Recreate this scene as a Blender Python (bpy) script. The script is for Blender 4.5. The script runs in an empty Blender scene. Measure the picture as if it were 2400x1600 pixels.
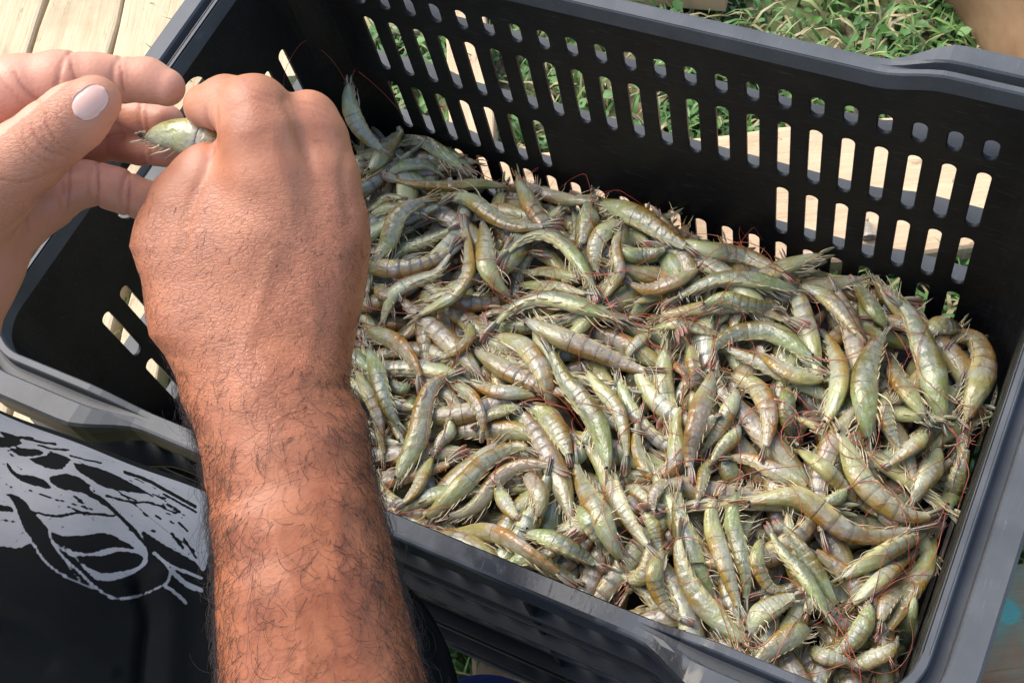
import bpy, math, random
import numpy as np
from mathutils import Vector, Matrix
random.seed(7); rng = np.random.default_rng(11)
S = 0.01                                   # all geometry below is written in centimetres
scene = bpy.context.scene
COL = scene.collection

# ------------------------------------------------------------------ camera
CF = 2903.140
CC = np.array([45.6746, -50.2247, 65.4314])
def _rod(w):
    th = np.linalg.norm(w); k = w/th
    K = np.array([[0, -k[2], k[1]], [k[2], 0, -k[0]], [-k[1], k[0], 0]])
    return np.eye(3)+math.sin(th)*K+(1-math.cos(th))*K@K
CR = _rod(np.array([2.612671, 0.534402, -0.381357]))
cam = bpy.data.cameras.new('camera'); cam.sensor_width = 36; cam.lens = CF/2400*36
cam.clip_start = 0.02; cam.clip_end = 500
camo = bpy.data.objects.new('camera', cam); COL.objects.link(camo)
M = Matrix.Identity(4)
for i in range(3):
    M[i][0] = CR[0][i]; M[i][1] = -CR[1][i]; M[i][2] = -CR[2][i]; M[i][3] = CC[i]*S
camo.matrix_world = M; scene.camera = camo

# ------------------------------------------------------------------ light
SUN = Vector((-0.58, 0.12, 0.80)).normalized()
el = math.asin(SUN.z); az = math.atan2(SUN.x, SUN.y)
w = bpy.data.worlds.new('World'); scene.world = w; w.use_nodes = True
nt = w.node_tree; bg = nt.nodes['Background']
sky = nt.nodes.new('ShaderNodeTexSky'); sky.sky_type = 'NISHITA'; sky.sun_disc = False
sky.sun_elevation = el; sky.sun_rotation = az; sky.air_density = 1.0; sky.dust_density = 3.0
nt.links.new(sky.outputs[0], bg.inputs[0]); bg.inputs[1].default_value = 0.15
sl = bpy.data.lights.new('sun', 'SUN'); sl.energy = 1.4; sl.angle = math.radians(50); sl.color = (1, .955, .88)
so = bpy.data.objects.new('sun', sl); COL.objects.link(so); so.rotation_euler = SUN.to_track_quat('Z', 'Y').to_euler()
scene.view_settings.view_transform = 'Standard'; scene.view_settings.look = 'None'
scene.view_settings.exposure = 1.15; scene.view_settings.gamma = 1
scene.render.engine = 'CYCLES'

def un(u, v, z):                            # photo pixel -> point on the horizontal plane z
    d = CR.T@np.array([(u-1200)/CF, (v-800)/CF, 1.0]); return CC+d*((z-CC[2])/d[2])
def ud(u, v, d):                            # photo pixel -> point at depth d (cm)
    return CC+CR.T@np.array([(u-1200)/CF*d, (v-800)/CF*d, d])
def prj(X):
    q = (np.asarray(X)-CC)@CR.T
    return np.stack([1200+CF*q[..., 0]/q[..., 2], 800+CF*q[..., 1]/q[..., 2], q[..., 2]], -1)

# ------------------------------------------------------------------ helpers
def sstep(a, b, x):
    t = np.clip((x-a)/(b-a), 0, 1); return t*t*(3-2*t)
def thing(name, loc, label, cat, group=None, kind=None):
    o = bpy.data.objects.new(name, None); COL.objects.link(o); o.empty_display_size = .02
    o.location = tuple(np.array(loc)*S)
    return tag(o, label, cat, group, kind)
def tag(o, label=None, cat=None, group=None, kind=None):
    if label: o['label'] = label
    if cat: o['category'] = cat
    if group: o['group'] = group
    if kind: o['kind'] = kind
    return o
def mesh(name, V, F, smooth=True, uv=None, attrs=None, col=None):
    V = np.asarray(V, float)
    me = bpy.data.meshes.new(name)
    if isinstance(F, np.ndarray):
        n = F.shape[1]
        me.vertices.add(len(V)); me.vertices.foreach_set('co', (V*S).astype(np.float32).ravel())
        me.loops.add(F.size); me.loops.foreach_set('vertex_index', F.astype(np.int32).ravel())
        me.polygons.add(len(F)); me.polygons.foreach_set('loop_start', np.arange(0, F.size, n, dtype=np.int32))
        me.update(calc_edges=True)
    else:
        me.from_pydata([tuple(p) for p in V*S], [], F)
    if smooth: me.polygons.foreach_set('use_smooth', np.ones(len(me.polygons), bool))
    if uv is not None:
        l = me.uv_layers.new(name='UVMap'); vi = np.empty(len(me.loops), np.int32); me.loops.foreach_get('vertex_index', vi)
        l.data.foreach_set('uv', np.asarray(uv, np.float32)[vi].ravel())
    for k, a in (attrs or {}).items():
        at = me.attributes.new(k, 'FLOAT', 'POINT'); at.data.foreach_set('value', np.asarray(a, np.float32))
    if col is not None:
        at = me.color_attributes.new('Col', 'FLOAT_COLOR', 'POINT'); at.data.foreach_set('color', np.asarray(col, np.float32).ravel())
    return me
def obj(name, V, F, mat, parent=None, org=None, **kw):
    """V in world cm; org = origin of the object (world cm); parented objects use the parent's origin."""
    if parent is not None:
        org = np.array(getattr_org(parent))
    if org is None: org = np.zeros(3)
    me = mesh(name, np.asarray(V, float)-org, F, **kw)
    me.materials.append(mat)
    o = bpy.data.objects.new(name, me); COL.objects.link(o)
    if parent is not None: o.parent = parent
    else: o.location = tuple(np.array(org)*S)
    ORG[o.name] = np.array(org)
    return o
ORG = {}
def getattr_org(p):
    if p.name in ORG: return ORG[p.name]
    return np.array(p.location)/S
class MB:                                   # collects vertices and faces
    def __init__(s): s.v = []; s.f = []; s.n = 0; s.u = []
    def add(s, V, F, U=None):
        V = np.asarray(V, float); s.v.append(V); s.f += [tuple(i+s.n for i in f) for f in F]; s.n += len(V)
        if U is not None: s.u.append(np.asarray(U, float))
    def V(s): return np.concatenate(s.v)
    def U(s): return np.concatenate(s.u)
    def box(s, c, ax, ay, az):
        c, ax, ay, az = map(np.array, (c, ax, ay, az))
        P = [c+i*ax+j*ay+k*az for k in (-1, 1) for j in (-1, 1) for i in (-1, 1)]
        s.add(P, [(0, 2, 3, 1), (4, 5, 7, 6), (0, 1, 5, 4), (2, 6, 7, 3), (0, 4, 6, 2), (1, 3, 7, 5)])
def catmull(P, n):
    P = np.asarray(P, float); Q = np.vstack([2*P[0]-P[1], P, 2*P[-1]-P[-2]])
    out = []; m = len(P)-1
    for t in np.linspace(0, m, n*4):
        i = min(int(t), m-1); f = t-i; a, b, c, d = Q[i:i+4]
        out.append(.5*((2*b)+(-a+c)*f+(2*a-5*b+4*c-d)*f*f+(-a+3*b-3*c+d)*f**3))
    out = np.array(out); L = np.r_[0, np.cumsum(np.linalg.norm(np.diff(out, axis=0), axis=1))]
    s = np.linspace(0, L[-1], n)
    return np.stack([np.interp(s, L, out[:, i]) for i in range(out.shape[1])], -1), L[-1]
def tube(P, r, k=6, flat=None, up=None):
    P = np.asarray(P, float); n = len(P); T = np.gradient(P, axis=0); T /= np.linalg.norm(T, axis=1)[:, None]+1e-9
    up = np.array([0, 0, 1.]) if up is None else np.array(up)
    A = np.cross(T, up); bad = np.linalg.norm(A, axis=1) < .1
    A[bad] = np.cross(T[bad], [1, 0, 0]); A /= np.linalg.norm(A, axis=1)[:, None]; B = np.cross(T, A)
    r = np.broadcast_to(r, (n,)); a = np.arange(k)/k*2*math.pi
    fl = 1 if flat is None else flat
    V = (P[:, None]+(A[:, None]*np.cos(a)[None, :, None]+B[:, None]*np.sin(a)[None, :, None]*fl)*r[:, None, None]).reshape(-1, 3)
    F = [(i*k+j, i*k+(j+1) % k, (i+1)*k+(j+1) % k, (i+1)*k+j) for i in range(n-1) for j in range(k)]
    if k > 3: F += [tuple(range(k-1, -1, -1)), tuple((n-1)*k+j for j in range(k))]
    return V, F

# ------------------------------------------------------------------ materials
class N:
    def __init__(s, name):
        s.m = bpy.data.materials.new(name); s.m.use_nodes = True; s.t = s.m.node_tree
        s.b = s.t.nodes['Principled BSDF']
    def n(s, typ, **kw):
        o = s.t.nodes.new(typ)
        for k, v in kw.items():
            if k.startswith('i_'):
                key = k[2:]; key = int(key) if key.isdigit() else key
                s.put(o.inputs[key], v)
            else: setattr(o, k, v)
        return o
    def put(s, sock, v):
        if isinstance(v, bpy.types.NodeSocket): s.t.links.new(v, sock)
        elif isinstance(v, bpy.types.Node): s.t.links.new(v.outputs[0], sock)
        else: sock.default_value = v
    def set(s, **kw):
        for k, v in kw.items(): s.put(s.b.inputs[k.replace('_', ' ')], v)
    def noise(s, vec, scale, detail=4, rough=.55, dist=0.0):
        return s.n('ShaderNodeTexNoise', i_Vector=vec, i_Scale=scale, i_Detail=detail, i_Roughness=rough, i_Distortion=dist).outputs[0]
    def coord(s, which='Object', scale=(1, 1, 1), rot=(0, 0, 0), loc=(0, 0, 0)):
        c = s.n('ShaderNodeTexCoord').outputs[which]
        return s.n('ShaderNodeMapping', i_Vector=c, i_Scale=scale, i_Rotation=rot, i_Location=loc).outputs[0]
    def ramp(s, fac, stops):
        r = s.n('ShaderNodeValToRGB', i_Fac=fac); e = r.color_ramp.elements
        while len(e) < len(stops): e.new(.5)
        for x, (p, c) in zip(e, stops):
            x.position = p; x.color = (c if isinstance(c, tuple) else (c, c, c))+(1,)
        return r.outputs[0]
    def mix(s, f, a, b, mode='MIX'):
        m = s.n('ShaderNodeMix', data_type='RGBA', blend_type=mode)
        for sock, v in ((m.inputs[0], f), (m.inputs[6], a), (m.inputs[7], b)):
            if isinstance(v, tuple) and len(v) == 3: v = v+(1,)
            s.put(sock, v)
        return m.outputs[2]
    def math(s, op, a, b=0.0, c=None):
        m = s.n('ShaderNodeMath', operation=op); s.put(m.inputs[0], a); s.put(m.inputs[1], b)
        if c is not None: s.put(m.inputs[2], c)
        return m.outputs[0]
    def attr(s, name, out='Fac'): return s.n('ShaderNodeAttribute', attribute_name=name).outputs[out]
    def bump(s, h, strength=.5, dist=.001, prev=None):
        b = s.n('ShaderNodeBump', i_Height=h, i_Strength=strength, i_Distance=dist)
        if prev is not None: s.put(b.inputs['Normal'], prev)
        return b.outputs[0]
MAT = {}
def m_plastic():
    m = N('black_plastic'); c = m.coord()
    n1 = m.noise(c, 35, 5); n2 = m.noise(c, 400, 3); sc = m.noise(m.coord(scale=(1, 9, 9), rot=(0, .5, .6)), 60, 6, .7)
    base = m.mix(m.ramp(n1, [(.35, 0.), (.75, 1.)]), (.0035, .004, .005), (.008, .009, .010))
    base = m.mix(m.ramp(sc, [(.56, 0.), (.75, .7)]), base, (.060, .064, .062))
    m.set(Base_Color=base, Roughness=m.ramp(m.noise(c, 14, 5, .6), [(.3, .36), (.7, .58)]), Specular_IOR_Level=.3,
          Normal=m.bump(m.math('ADD', n2, m.math('MULTIPLY', sc, 1.5)), .22, .0004))
    return m.m
def m_rim():
    m = N('worn_skylit_plastic'); c = m.coord()
    n1 = m.noise(c, 30, 5); n2 = m.noise(c, 500, 3)
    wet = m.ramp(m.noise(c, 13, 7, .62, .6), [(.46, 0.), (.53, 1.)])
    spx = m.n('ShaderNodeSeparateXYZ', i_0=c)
    low = m.math('LESS_THAN', spx.outputs[2], .2935); front = m.math('MULTIPLY', m.math('MAXIMUM', m.math('MULTIPLY', wet, m.ramp(spx.outputs[0], [(0., .0), (.08, .9), (.22, .9), (.27, .35)])), low), m.math('LESS_THAN', spx.outputs[1], -.181))  # low: front skirt and ribs painted dark against light bounced off planks
    scr = m.ramp(m.noise(m.coord(scale=(14, 1.2, 3), rot=(0, 0, .2)), 45, 5, .75), [(.60, 0.), (.68, 1.)])
    base = m.mix(m.ramp(n1, [(.3, 0.), (.7, 1.)]), (.055, .060, .064), (.088, .093, .098))  # same black plastic as the walls, greyed: sky reflection put into base colour
    base = m.mix(m.math('MULTIPLY', scr, .35), base, (.16, .18, .19))
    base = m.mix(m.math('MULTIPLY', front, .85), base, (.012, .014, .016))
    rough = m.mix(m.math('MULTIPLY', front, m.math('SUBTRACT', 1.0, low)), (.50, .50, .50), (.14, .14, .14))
    m.set(Base_Color=base, Roughness=m.n('ShaderNodeRGBToBW', i_0=rough).outputs[0], Specular_IOR_Level=.35,
          Normal=m.bump(m.math('ADD', n2, m.math('MULTIPLY', scr, .6)), .15, .0003))
    return m.m
def m_wood(name, c1, c2, c3, sc=1.0, paint=False):
    m = N(name); rnd = m.attr('rnd')
    off = m.n('ShaderNodeCombineXYZ', i_0=m.math('MULTIPLY', rnd, 7.3), i_1=m.math('MULTIPLY', rnd, 3.1), i_2=rnd).outputs[0]
    uvn = m.n('ShaderNodeUVMap', uv_map='UVMap').outputs[0]
    p = m.n('ShaderNodeVectorMath', operation='ADD', i_0=uvn, i_1=off).outputs[0]
    st = m.n('ShaderNodeMapping', i_Vector=p, i_Scale=(1.2, 26, 1)).outputs[0]
    g1 = m.noise(st, 5*sc, 7, .65, .8); g2 = m.noise(m.n('ShaderNodeMapping', i_Vector=p, i_Scale=(3, 120, 1)).outputs[0], 6*sc, 4, .7)
    g3 = m.noise(p, 9, 4, .6)
    col = m.mix(m.ramp(g1, [(.3, 0.), (.68, 1.)]), c1, c2)
    col = m.mix(m.ramp(g2, [(.56, 0.), (.74, .7)]), col, c3)
    col = m.mix(m.ramp(g3, [(.48, 0.), (.72, .55)]), col, c3); col = m.mix(m.ramp(m.noise(m.n('ShaderNodeMapping', i_Vector=p, i_Scale=(1, 3, 1), i_Location=(3, 1, 0)).outputs[0], 22, 5, .7), [(.60, 0.), (.68, .6)]), col, tuple(x*.6 for x in c3))
    kn = m.n('ShaderNodeTexVoronoi', i_Vector=m.n('ShaderNodeMapping', i_Vector=p, i_Scale=(1, 2.2, 1)).outputs[0], i_Scale=5.0).outputs[0]
    col = m.mix(m.ramp(kn, [(.05, .8), (.10, 0.)]), col, tuple(x*.45 for x in c3))
    if paint:
        pn = m.noise(p, 16, 5, .6)
        ma = m.math('MULTIPLY', m.ramp(pn, [(.33, 0.), (.48, 1.)]), m.attr('paint'))
        col = m.mix(ma, col, (.16, .30, .22)); col = m.mix(m.ramp(m.math('MULTIPLY', m.noise(p, 22, 2), m.attr('paint')), [(.50, 0.), (.54, 1.)]), col, (.12, .36, .30))
    hgt = m.math('ADD', m.math('MULTIPLY', g1, .6), g2)
    m.set(Base_Color=col, Roughness=.85, Specular_IOR_Level=.25, Normal=m.bump(hgt, .55, .0012))
    return m.m
def m_skin():
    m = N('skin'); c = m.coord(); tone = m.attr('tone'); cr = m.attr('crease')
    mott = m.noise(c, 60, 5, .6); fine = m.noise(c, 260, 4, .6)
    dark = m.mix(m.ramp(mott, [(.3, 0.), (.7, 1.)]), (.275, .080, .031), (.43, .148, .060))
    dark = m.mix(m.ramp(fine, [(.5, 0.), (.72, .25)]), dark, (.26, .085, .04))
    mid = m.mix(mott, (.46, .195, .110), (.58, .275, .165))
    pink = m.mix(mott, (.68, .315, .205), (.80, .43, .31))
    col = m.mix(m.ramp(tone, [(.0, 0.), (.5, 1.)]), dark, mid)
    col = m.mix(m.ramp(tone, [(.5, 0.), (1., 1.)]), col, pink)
    # transverse skin lines on the back of the hand, local x = across the wrist
    ln = m.noise(m.coord(scale=(.55, 5.5, 2)), 170, 3, .6, .5)
    ln2 = m.noise(m.coord(scale=(.9, 4, 2), rot=(0, 0, -.10)), 230, 2, .5)
    wm = m.attr('lines')
    wob = m.n('ShaderNodeVectorMath', operation='ADD', i_0=m.coord(scale=(.5, 1.15, .7)), i_1=m.n('ShaderNodeVectorMath', operation='SCALE', i_0=m.n('ShaderNodeTexNoise', i_Vector=c, i_Scale=160.0, i_Detail=2.0).outputs[1], i_Scale=.0016).outputs[0]).outputs[0]
    vo = m.n('ShaderNodeTexVoronoi', feature='DISTANCE_TO_EDGE', i_Vector=wob, i_Scale=560.0).outputs[0]
    cell = m.ramp(vo, [(.0, 1.), (.13, 0.)])
    lines = m.math('MULTIPLY', m.math('MAXIMUM', m.math('MULTIPLY', m.ramp(m.math('MULTIPLY', m.math('ADD', ln, ln2), .5), [(.34, 1.), (.50, 0.)]), .55), m.math('MULTIPLY', cell, .6)), m.math('ADD', m.math('MULTIPLY', wm, .9), .1))
    col = m.mix(m.math('MULTIPLY', lines, .42), col, (.25, .080, .038))
    col = m.mix(m.math('MULTIPLY', cr, .75), col, (.30, .09, .055))
    pores = m.n('ShaderNodeTexVoronoi', i_Vector=c, i_Scale=620.0).outputs[0]
    h = m.math('SUBTRACT', m.math('ADD', m.math('MULTIPLY', pores, .3), m.math('MULTIPLY', mott, .8)), m.math('MULTIPLY', lines, 1.1))
    m.set(Base_Color=col, Roughness=m.ramp(mott, [(.3, .38), (.7, .52)]), Specular_IOR_Level=.42, Subsurface_Weight=.22,
          Subsurface_Radius=(1., .3, .15), Subsurface_Scale=.004, Normal=m.bump(h, .42, .0006))
    return m.m
def m_shrimp(name, back, flank, belly, head, sd=0.0):
    m = N(name); c = m.coord(loc=(sd, sd*2, 0)); uvn = m.n('ShaderNodeUVMap', uv_map='UVMap').outputs[0]
    sx = m.n('ShaderNodeSeparateXYZ', i_0=uvn); u, v = sx.outputs[0], sx.outputs[1]
    n1 = m.noise(c, 150, 4, .6); n2 = m.noise(c, 60, 3, .5); nf = m.noise(c, 700, 3, .6)
    vj = m.math('ADD', v, m.math('MULTIPLY', m.math('SUBTRACT', n1, .5), .35))
    col = m.n('ShaderNodeMix', data_type='RGBA').outputs[2]
    col = m.mix(m.ramp(vj, [(.20, 0.), (.50, 1.)]), back, flank)
    col = m.mix(m.ramp(vj, [(.58, 0.), (.82, 1.)]), col, belly)
    hm = m.math('MULTIPLY', m.ramp(u, [(.04, 0.), (.12, 1.), (.26, 1.), (.40, 0.)]), m.ramp(n2, [(.35, .35), (.65, 1.)]))
    col = m.mix(hm, col, head)
    grn = m.math('MULTIPLY', m.ramp(u, [(.10, 0.), (.2, 1.), (.30, .0)]), m.ramp(v, [(.05, 0.), (.2, 1.), (.45, 0.)]))
    col = m.mix(m.math('MULTIPLY', grn, .45), col, (.13, .155, .04))
    col = m.mix(m.ramp(n2, [(.52, 0.), (.68, .55)]), col, (.36, .38, .37))
    stk = m.noise(m.n('ShaderNodeMapping', i_Vector=uvn, i_Scale=(16, 5, 1), i_Location=(sd, sd, 0)).outputs[0], 1.0, 4, .6, .4)
    col = m.mix(m.math('MULTIPLY', m.ramp(stk, [(.52, 0.), (.70, .55)]), m.ramp(v, [(.22, 0.), (.36, 1.), (.75, 1.), (.9, .3)])), col, (.52, .53, .48))  # pale flank streaks: wet highlights painted into the shell colour
    col = m.mix(m.ramp(u, [(.84, 0.), (.90, .55)]), col, (.27, .25, .20))
    col = m.mix(m.ramp(u, [(.93, 0.), (.975, .5), (1., .9)]), col, (.38, .10, .10))
    spk = m.ramp(m.n('ShaderNodeTexVoronoi', i_Vector=c, i_Scale=520.0).outputs[0], [(.12, .8), (.2, 0.)])
    col = m.mix(m.math('MULTIPLY', spk, .7), col, (.05, .05, .035))
    col = m.mix(m.ramp(m.noise(m.coord(scale=(1, 1, 1), loc=(sd, 0, 0)), 330, 4, .7, .8), [(.58, 0.), (.7, .5)]), col, (.50, .49, .40))  # pale blotches standing in for wet highlights on the shell
    ub = m.n('ShaderNodeMapping', i_Vector=uvn, i_Scale=(17, 5, 1), i_Location=(sd*3, sd, 0)).outputs[0]
    b1 = m.bump(m.math('ADD', m.noise(ub, 1.0, 2, .5, .5), m.math('MULTIPLY', m.noise(c, 260, 2, .5, .8), .35)), .65, .0014)
    m.set(Base_Color=col, Roughness=.38, Specular_IOR_Level=.5, Coat_Weight=.8, Coat_Roughness=.16, Coat_IOR=1.45,
          Subsurface_Weight=.5, Subsurface_Radius=(.8, .7, .45), Subsurface_Scale=.006,
          Normal=m.bump(nf, .15, .0004, b1))
    m.put(m.b.inputs['Coat Normal'], b1)
    return m.m
def m_plain(name, c, rough=.5, coat=0.0, c2=None, sc=60, **kw):
    m = N(name); n = m.noise(m.coord(), sc, 4)
    m.set(Base_Color=m.mix(m.ramp(n, [(.3, 0.), (.7, 1.)]), c, c2 or tuple(x*.65 for x in c)), Roughness=rough, Coat_Weight=coat, Coat_Roughness=.15,
          Normal=m.bump(n, .2, .0005), **kw)
    return m.m
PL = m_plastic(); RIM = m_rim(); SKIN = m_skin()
WPALE = m_wood('pale_wood', (.47, .37, .23), (.64, .52, .34), (.27, .18, .09))
WTAN = m_wood('tan_wood', (.56, .40, .25), (.68, .51, .33), (.36, .23, .13), paint=False)
WBROWN = m_wood('brown_wood', (.19, .13, .075), (.27, .19, .115), (.07, .045, .025))
WRED = m_wood('painted_wood', (.28, .15, .075), (.36, .21, .11), (.20, .055, .025), paint=True)
OLV = (.205, .13, .036)
SH = [m_shrimp('shrimp_shell_a', (0.262, 0.158, 0.020), (0.250, 0.258, 0.152), (0.634, 0.592, 0.281), (0.342, 0.378, 0.134), 0),
      m_shrimp('shrimp_shell_b', (0.329, 0.158, 0.020), (0.275, 0.233, 0.128), (0.586, 0.479, 0.207), (0.317, 0.315, 0.110), .3),
      m_shrimp('shrimp_shell_c', (0.170, 0.137, 0.027), (0.195, 0.224, 0.144), (0.586, 0.567, 0.281), (0.268, 0.340, 0.110), .7),
      m_shrimp('shrimp_shell_d', (0.293, 0.195, 0.032), (0.390, 0.397, 0.275), (0.732, 0.706, 0.403), (0.439, 0.479, 0.207), 1.1),
      m_shrimp('shrimp_shell_e', (0.229, 0.132, 0.032), (0.317, 0.277, 0.213), (0.586, 0.479, 0.293), (0.317, 0.309, 0.140), 1.6)]
LEG = m_plain('shrimp_leg', (.66, .60, .44), .35, .4, (.60, .46, .25), 200)
SWM = m_plain('shrimp_swimmeret', (.48, .43, .29), .35, .5, (.46, .32, .17), 200)
ANT = m_plain('shrimp_antenna', (.36, .055, .035), .35, .3, (.45, .13, .07), 90)
EYE = m_plain('shrimp_eye', (.012, .012, .014), .12, .8)
HAIR = m_plain('dark_hair', (.020, .014, .014), .55, 0, (.045, .03, .025), 200)
NAIL = m_plain('fingernail_keratin', (.74, .47, .37), .28, .4, (.68, .38, .29), 60)
LOGM = m_plain('log_bark', (.26, .165, .085), .85, 0, (.18, .10, .045), 30)
BLUE = m_plain('blue_cloth', (.012, .025, .13), .9, 0, (.02, .04, .2), 80)

# ================================================================== ground and grass
GZ = -29.5
def m_soil():
    m = N('soil'); c = m.coord()
    n = m.noise(c, 9, 6, .6); n2 = m.noise(c, 60, 5, .6)
    col = m.mix(m.ramp(n2, [(.35, 0.), (.65, 1.)]), (.16, .115, .065), (.30, .235, .15))
    col = m.mix(m.ramp(n, [(.42, 0.), (.58, .8)]), col, (.075, .12, .03))
    m.set(Base_Color=col, Roughness=.95, Normal=m.bump(n2, .8, .006)); return m.m
def m_grass():
    m = N('grass_blade'); r = m.attr('rnd')
    col = m.ramp(r, [(0., (.045, .115, .025)), (.35, (.08, .19, .04)), (.62, (.15, .24, .07)), (.75, (.30, .26, .12)), (1., (.42, .34, .20))])
    m.set(Base_Color=col, Roughness=.5, Specular_IOR_Level=.4, Subsurface_Weight=.0)
    return m.m
gx = np.array([-20000, -300, -100, -40, 0, 40, 100, 300, 20000.])
V = [(x, y, GZ) for y in gx for x in gx]; n = len(gx)
F = [(j*n+i, j*n+i+1, (j+1)*n+i+1, (j+1)*n+i) for j in range(n-1) for i in range(n-1)]
g = obj('ground', V, F, m_soil()); tag(g, kind='structure')
def grass():
    mb = MB(); rn = []
    P = np.stack([rng.uniform(-60, 95, 90000), rng.uniform(-65, 80, 90000), np.full(90000, GZ)], -1)
    q = prj(P); ok = (q[:, 0] > -60) & (q[:, 0] < 2460) & (q[:, 1] > -120) & (q[:, 1] < 1700)
    ok &= ~((P[:, 0] > -4) & (P[:, 0] < 44) & (P[:, 1] > -33) & (P[:, 1] < -6))
    P = P[ok]
    cl = np.sin(P[:, 0]*.19+1.3)*np.sin(P[:, 1]*.23+.4)+.5*np.sin(P[:, 0]*.53+P[:, 1]*.41)
    keep = rng.random(len(P)) < np.clip(.62+.4*cl, .15, 1); P = P[keep][:26000]; cl = cl[keep][:26000]
    for p, c in zip(P, cl):
        r = rng.random(); a = rng.uniform(0, 2*math.pi); d = np.array([math.cos(a), math.sin(a), 0]); s_ = np.array([-d[1], d[0], 0])
        if r < .16:                        # small broad leaf
            L = rng.uniform(.7, 1.5); w_ = L*rng.uniform(.32, .45); h = rng.uniform(.5, 3.2); t = rng.uniform(-.3, .5)
            p = p+[0, 0, h]; e = d*math.cos(t)+np.array([0, 0, math.sin(t)]); cv = rng.uniform(.0, .25)*L
            up = np.array([0, 0, cv])
            mb.add([p, p+e*L*.35+s_*w_+up, p+e*L*.35, p+e*L*.35-s_*w_+up, p+e*L*.8+s_*w_*.7+up, p+e*L*.8, p+e*L*.8-s_*w_*.7+up, p+e*L*1.05],
                   [(0, 2, 1), (0, 3, 2), (1, 2, 5, 4), (2, 3, 6, 5), (4, 5, 7), (5, 6, 7)])
            rn += [rng.uniform(0, .5)]*8
        else:
            L = rng.uniform(2, 6.5); w_ = rng.uniform(.09, .26); b = rng.uniform(.2, 1.25)
            k = 4; pts = []; q_ = p.copy(); th = rng.uniform(1.0, 1.5)
            for i in range(k+1):
                pts.append(q_.copy()); q_ = q_+(d*math.cos(th)+np.array([0, 0, math.sin(th)]))*L/k; th -= b*rng.uniform(.5, 1.2)
                if q_[2] < GZ+.15: q_[2] = GZ+.15
            V = []; wd = [w_, w_, w_*.8, w_*.5]
            for i in range(k): V += [pts[i]-s_*wd[i], pts[i]+s_*wd[i]]
            V.append(pts[k])
            mb.add(V, [(2*i, 2*i+1, 2*i+3, 2*i+2) for i in range(k-1)]+[(2*k-2, 2*k-1, 2*k)])
            v = rng.uniform(.62, 1) if rng.random() < (.42 if c < 0 else .2) else rng.uniform(0, .62)
            rn += [v]*(2*k+1)
    o = obj('grass', mb.V(), mb.f, m_grass(), attrs={'rnd': rn}); tag(o, 'low green grass and clover with dry straw growing round the platform', 'grass', kind='stuff')
grass()

# ================================================================== boards of the platform
TZ = -25.3
A_ = np.array([.925, .38, 0]); B_ = np.array([.38, -.925, 0])
def board_mesh(p0, p1, width, top, thick, wob=.18, seed=0, nseg=26):
    """A sawn board from p0 to p1 (xy, cm): slightly wavy edges, worn arrises, cupped face."""
    r = np.random.default_rng(seed); p0 = np.array([*p0, 0.]); p1 = np.array([*p1, 0.]); L = np.linalg.norm(p1-p0)
    d = (p1-p0)/L; s_ = np.array([-d[1], d[0], 0]); ph = r.uniform(0, 6, 6); V = []; U = []
    prof = [(-.5, -1), (-.5, -.16), (-.485, -.04), (-.45, 0), (-.2, -.01), (.0, -.02), (.2, -.01), (.45, 0), (.485, -.04), (.5, -.16), (.5, -1)]
    for i in range(nseg+1):
        x = i/nseg*L
        for (a, z) in prof:
            e = wob*(math.sin(x*.21+ph[0])+.5*math.sin(x*.67+ph[1])) if a > .1 else wob*(math.sin(x*.17+ph[2])+.6*math.sin(x*.5+ph[3])) if a < -.1 else 0
            V.append(p0+d*x+s_*(a*width+e)+np.array([0, 0, top+z*thick+.04*math.sin(x*.3+ph[4])*(z > -.9)])); U.append((x*S, a*width*S))
    k = len(prof); F = [(i*k+j, i*k+(j+1) % k, (i+1)*k+(j+1) % k, (i+1)*k+j) for i in range(nseg) for j in range(k)]
    F += [tuple(range(k)), tuple(nseg*k+j for j in range(k-1, -1, -1))]
    return np.array(V), F, np.array(U)
def board(name, parent, p0, p1, width, mat, top=TZ, thick=2.2, seed=0, paint=None, **kw):
    V, F, U = board_mesh(p0, p1, width, top, thick, seed=seed)
    at = {'rnd': np.full(len(V), (seed*.37) % 1), 'paint': np.zeros(len(V)) if paint is None else np.array([paint(p) for p in V])}
    return obj(name, V, F, mat, parent, smooth=False, uv=U, attrs=at, **kw)
def AB(s, t): return (A_*s+B_*t)[:2]
pf = thing('wooden_platform', (-20, 0, GZ), 'pale slatted wooden platform of worn boards under the black crate', 'platform')
for i, (s0, s1, t0, t1) in enumerate([(-50.5, -41.45, -75, 52), (-41.1, -33.5, -75, 24), (-59.8, -50.85, -75, 52)]):
    board('plank', pf, AB((s0+s1)/2, t0), AB((s0+s1)/2, t1), s1-s0, WPALE, seed=i+1)
board('plank', pf, AB(-30.3, -22), AB(-30.3, 40), 4.6, WPALE, seed=5, top=TZ-.4)
board('plank', pf, AB(-22, -31), AB(-22, -16.8), 5, WPALE, seed=6)
board('plank', pf, (-16.5, 29), (-3.2, 5.2), 4.4, WTAN, seed=7)
board('beam', pf, AB(-100, -40), AB(-59.9, -28), 34, WPALE, seed=8, top=TZ-.8)
board('beam', pf, AB(-58, -26.5), AB(-8, -26.5), 5.5, WPALE, seed=9, top=TZ-2.3, thick=2)
board('plank', pf, (-8, -5.9), (70, 30.7), 14.3, WTAN, seed=10)
board('plank', pf, (-10, 30.2), (11.5, 34.3), 9.5, WTAN, seed=11)
board('plank', pf, (12, -3), (46, -20), 12, WTAN, seed=12, top=TZ-.1)
a0, a1 = un(1206, 1420, TZ), un(1206, 1660, TZ)
board('plank', pf, a0[:2]+(a0-a1)[:2]*.6, a1[:2], 6.6, WBROWN, seed=13, top=TZ-.15)
rb = thing('painted_board', (56, -20, GZ), 'reddish brown board with turquoise paint flakes beside the right crate wall', 'board')
pc = un(2345, 1425, TZ)
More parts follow.
